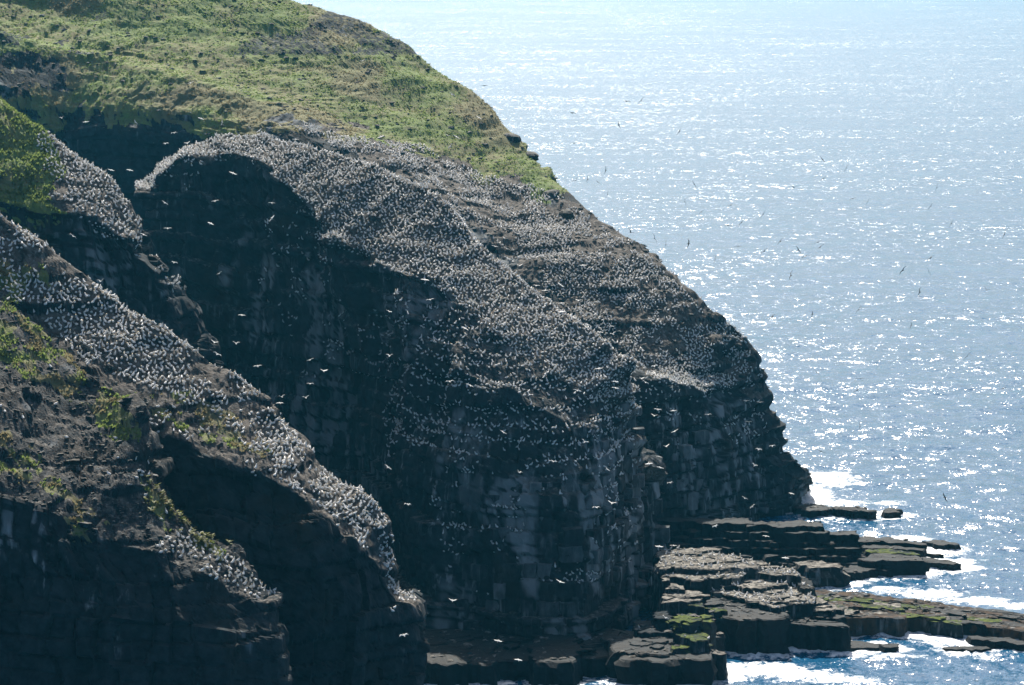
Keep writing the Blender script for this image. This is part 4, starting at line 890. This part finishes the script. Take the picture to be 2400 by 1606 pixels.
# ------------------------------------------------------------------ sea
SEA_K, SEA_ROUGH = (1.02, 0.88, 0.72), 0.17
def make_sea_mat():
    m, nt, b = mat('sea_water')
    geo = N(nt, 'ShaderNodeNewGeometry'); pos = geo.outputs['Position']
    at = N(nt, 'ShaderNodeAttribute', attribute_name='foam'); fo = at.outputs['Fac']
    b.inputs['Base Color'].default_value = (0.006, 0.045, 0.10, 1); b.inputs['IOR'].default_value = 1.333
    v = mapping(nt, pos, (1.0, 0.8, 1.0), (0, 0, R(-12)))
    def slope(scale, detail, rough, off):          # a random facet slope field of small waves
        mp = N(nt, 'ShaderNodeMapping'); mp.inputs['Location'].default_value = (off, off * 0.7, off * 1.3); nt.links.new(v, mp.inputs[0])
        n = N(nt, 'ShaderNodeTexNoise'); n.inputs['Scale'].default_value = scale; n.inputs['Detail'].default_value = detail; n.inputs['Roughness'].default_value = rough
        nt.links.new(mp.outputs[0], n.inputs['Vector'])
        sb = N(nt, 'ShaderNodeVectorMath', operation='SUBTRACT'); sb.inputs[1].default_value = (0.5, 0.5, 0.5); nt.links.new(n.outputs['Color'], sb.inputs[0])
        return sb.outputs[0]
    def vadd(a, b_, k):
        n = N(nt, 'ShaderNodeVectorMath', operation='MULTIPLY_ADD'); n.inputs[1].default_value = (k, k, 0.0)
        nt.links.new(a, n.inputs[0]); nt.links.new(b_, n.inputs[2]); return n.outputs[0]
    z3 = N(nt, 'ShaderNodeCombineXYZ').outputs[0]
    t = vadd(slope(0.9, 2, 0.7, 0.0), z3, SEA_K[0]); t = vadd(slope(0.22, 2, 0.6, 31.0), t, SEA_K[1]); t = vadd(slope(3.2, 1, 0.6, 77.0), t, SEA_K[2])
    gust = mth(nt, 'ADD', mth(nt, 'MULTIPLY', ramp(nt, noise(nt, mapping(nt, pos, (.35, 1.0, 1)), 0.022, 4, 0.65), .32, .68), .62), mth(nt, 'MULTIPLY', ramp(nt, noise(nt, pos, 0.0035, 3, .6), .35, .65), .28))
    sc = N(nt, 'ShaderNodeVectorMath', operation='SCALE'); nt.links.new(t, sc.inputs[0]); nt.links.new(mth(nt, 'ADD', gust, 0.52), sc.inputs[3])
    ad = N(nt, 'ShaderNodeVectorMath', operation='ADD'); nt.links.new(sc.outputs[0], ad.inputs[0]); nt.links.new(geo.outputs['Normal'], ad.inputs[1])
    nrm = N(nt, 'ShaderNodeVectorMath', operation='NORMALIZE'); nt.links.new(ad.outputs[0], nrm.inputs[0]); nt.links.new(nrm.outputs[0], b.inputs['Normal'])
    lace = noise(nt, mapping(nt, pos, (1, .8, 1)), 0.5, 7, 0.78)
    fm = ramp(nt, mth(nt, 'ADD', fo, mth(nt, 'MULTIPLY', mth(nt, 'SUBTRACT', lace, 0.5), 3.2)), 0.28, 0.88)
    nt.links.new(mixc(nt, fm, (0.004, 0.075, 0.165), (0.80, 0.82, 0.82)), b.inputs['Base Color'])
    ln = N(nt, 'ShaderNodeVectorMath', operation='LENGTH'); nt.links.new(pos, ln.inputs[0])      # unresolved wavelets far out: a rougher gloss
    farr = N(nt, 'ShaderNodeMapRange'); farr.inputs[1].default_value = 700; farr.inputs[2].default_value = 2600; farr.inputs[3].default_value = SEA_ROUGH; farr.inputs[4].default_value = 0.27; nt.links.new(ln.outputs['Value'], farr.inputs[0])
    nt.links.new(mth(nt, 'ADD', farr.outputs[0], mth(nt, 'MULTIPLY', fm, 0.5)), b.inputs['Roughness'])
    return m
M_SEA = make_sea_mat()
FOAM = []      # (x, y, radius_x, radius_y, strength) ellipses
def foam(px, py, rx, ry, s=1.0):
    p = PG(px, py); q = PG(px + rx, py); r = PG(px, py + ry)
    FOAM.append((p[0], p[1], abs(q[0] - p[0]), abs(r[1] - p[1]), s))
for a in [(1935,1125,90,28,.95),(1900,1160,70,30,1),(1960,1180,110,12,.9),(1880,1205,60,16,.9),(2080,1185,60,8,.7),(2130,1262,70,12,.9),(2200,1290,90,20,1.0),(2240,1320,60,14,.9),(2120,1320,120,8,.6),(1980,1352,120,8,.6),(2080,1385,70,12,.8),(2180,1395,100,15,1),(2290,1412,110,15,1),(2390,1425,80,14,.9),(2150,1500,150,9,1),(2260,1510,160,12,.95),(2390,1515,60,10,1),(1760,1535,80,20,.95),(1800,1575,130,26,1),(1720,1580,60,30,1),(1880,1590,120,18,.9),(2000,1530,120,10,.75),(1960,1600,120,12,.8),(2100,1545,120,6,.5),(1830,950,40,18,.8),(1870,960,60,8,.7),(1860,1010,40,6,.5)]:
    foam(*a)
def build_sea():
    az = np.concatenate([np.linspace(-180, -32, 40)[:-1], np.linspace(-32, -4, 60)[:-1], np.linspace(-4, 12.5, 620)[:-1], np.linspace(12.5, 32, 60)[:-1], np.linspace(32, 180, 40)])
    r = np.concatenate([[1.0, 200, 380], np.geomspace(440, 900, 560), np.geomspace(905, 6000, 260), np.geomspace(6200, 60000, 30)])
    A, RR = np.meshgrid(np.radians(az), r)
    X, Y = RR * np.sin(A), RR * np.cos(A)
    p2 = np.stack([X, Y, np.zeros_like(X)], -1)
    fade = np.clip(3.0 - RR / 1500.0, 0, 1)
    th = R(-12); Xr, Yr = X * math.cos(th) - Y * math.sin(th), X * math.sin(th) + Y * math.cos(th)
    q = np.stack([Xr / 22.0, Yr / 9.0, np.zeros_like(X)], -1); q2 = np.stack([Xr / 6.0, Yr / 3.6, np.zeros_like(X)], -1)
    Z = (0.55 * fbm(q, 2, 301) + 0.30 * (1 - np.abs(vnoise(q2, 303))) * np.clip(1.4 - RR / 900, 0, 1)) * fade
    gx0, gy0, cs = -70.0, 460.0, 0.5; gx, gy = np.meshgrid(gx0 + cs * np.arange(620), gy0 + cs * np.arange(560)); fg = np.zeros_like(gx)
    for fx, fy, rx, ry, st in FOAM:
        i0, i1 = max(0, int((fy - 1.3*ry - gy0) / cs)), int((fy + 1.3*ry - gy0) / cs) + 2; j0, j1 = max(0, int((fx - 1.3*rx - gx0) / cs)), int((fx + 1.3*rx - gx0) / cs) + 2
        w = fg[i0:i1, j0:j1]; d = np.sqrt(((gx[i0:i1, j0:j1] - fx) / rx) ** 2 + ((gy[i0:i1, j0:j1] - fy) / ry) ** 2); np.maximum(w, st * (1 - sstep(0.1, 1.25, d)), out=w)
    ii, jj = np.clip(((Y - gy0) / cs).astype(int), 0, 559), np.clip(((X - gx0) / cs).astype(int), 0, 619)
    fo = np.where((X > gx0) & (X < gx0 + 309) & (Y > gy0) & (Y < gy0 + 279), fg[ii, jj], 0.0)
    Z += fo * 0.5 * np.abs(vnoise(p2 / 2.5, 305))
    nr, na = X.shape; idx = np.arange(nr * na).reshape(nr, na)
    F = np.stack([idx[:-1, :-1], idx[:-1, 1:], idx[1:, 1:], idx[1:, :-1]], -1).reshape(-1, 4)
    o = mesh_obj('sea', np.stack([X, Y, Z], -1), F, M_SEA, smooth=True)
    a = o.data.attributes.new('foam', 'FLOAT', 'POINT'); a.data.foreach_set('value', fo.astype(np.float32).ravel())
    tag(o, 'glittering blue sea with white foam along the rocks', kind='structure'); return o
for q in SHORE:
    if q[2] < 9: FOAM.append((q[0] + rnd.uniform(-1, 1), q[1] + rnd.uniform(-2.5, 1.0), rnd.uniform(2.2, 4.5), rnd.uniform(2.0, 5.0), rnd.uniform(.55, .95)))
build_sea(); print('sea', round(time.time() - T0, 1))

# ------------------------------------------------------------------ haze
def build_haze():
    m = bpy.data.materials.new('haze_air'); m.use_nodes = True; nt = m.node_tree; nt.nodes.clear()
    out = nt.nodes.new('ShaderNodeOutputMaterial'); v = nt.nodes.new('ShaderNodeVolumePrincipled')
    v.inputs['Color'].default_value = (0.10, 0.62, 1.0, 1); v.inputs['Density'].default_value = 4.3e-5; v.inputs['Anisotropy'].default_value = 0.55
    nt.links.new(v.outputs[0], out.inputs['Volume'])
    L, z0, z1 = 61000.0, -6.0, 150.0
    vs = [(x, y, z) for z in (z0, z1) for y in (-L, L) for x in (-L, L)]
    fs = [(0, 2, 3, 1), (4, 5, 7, 6), (0, 1, 5, 4), (2, 6, 7, 3), (0, 4, 6, 2), (1, 3, 7, 5)]
    o = mesh_obj('haze', vs, fs, m); tag(o, 'pale blue sea haze filling the air', kind='stuff')
build_haze()
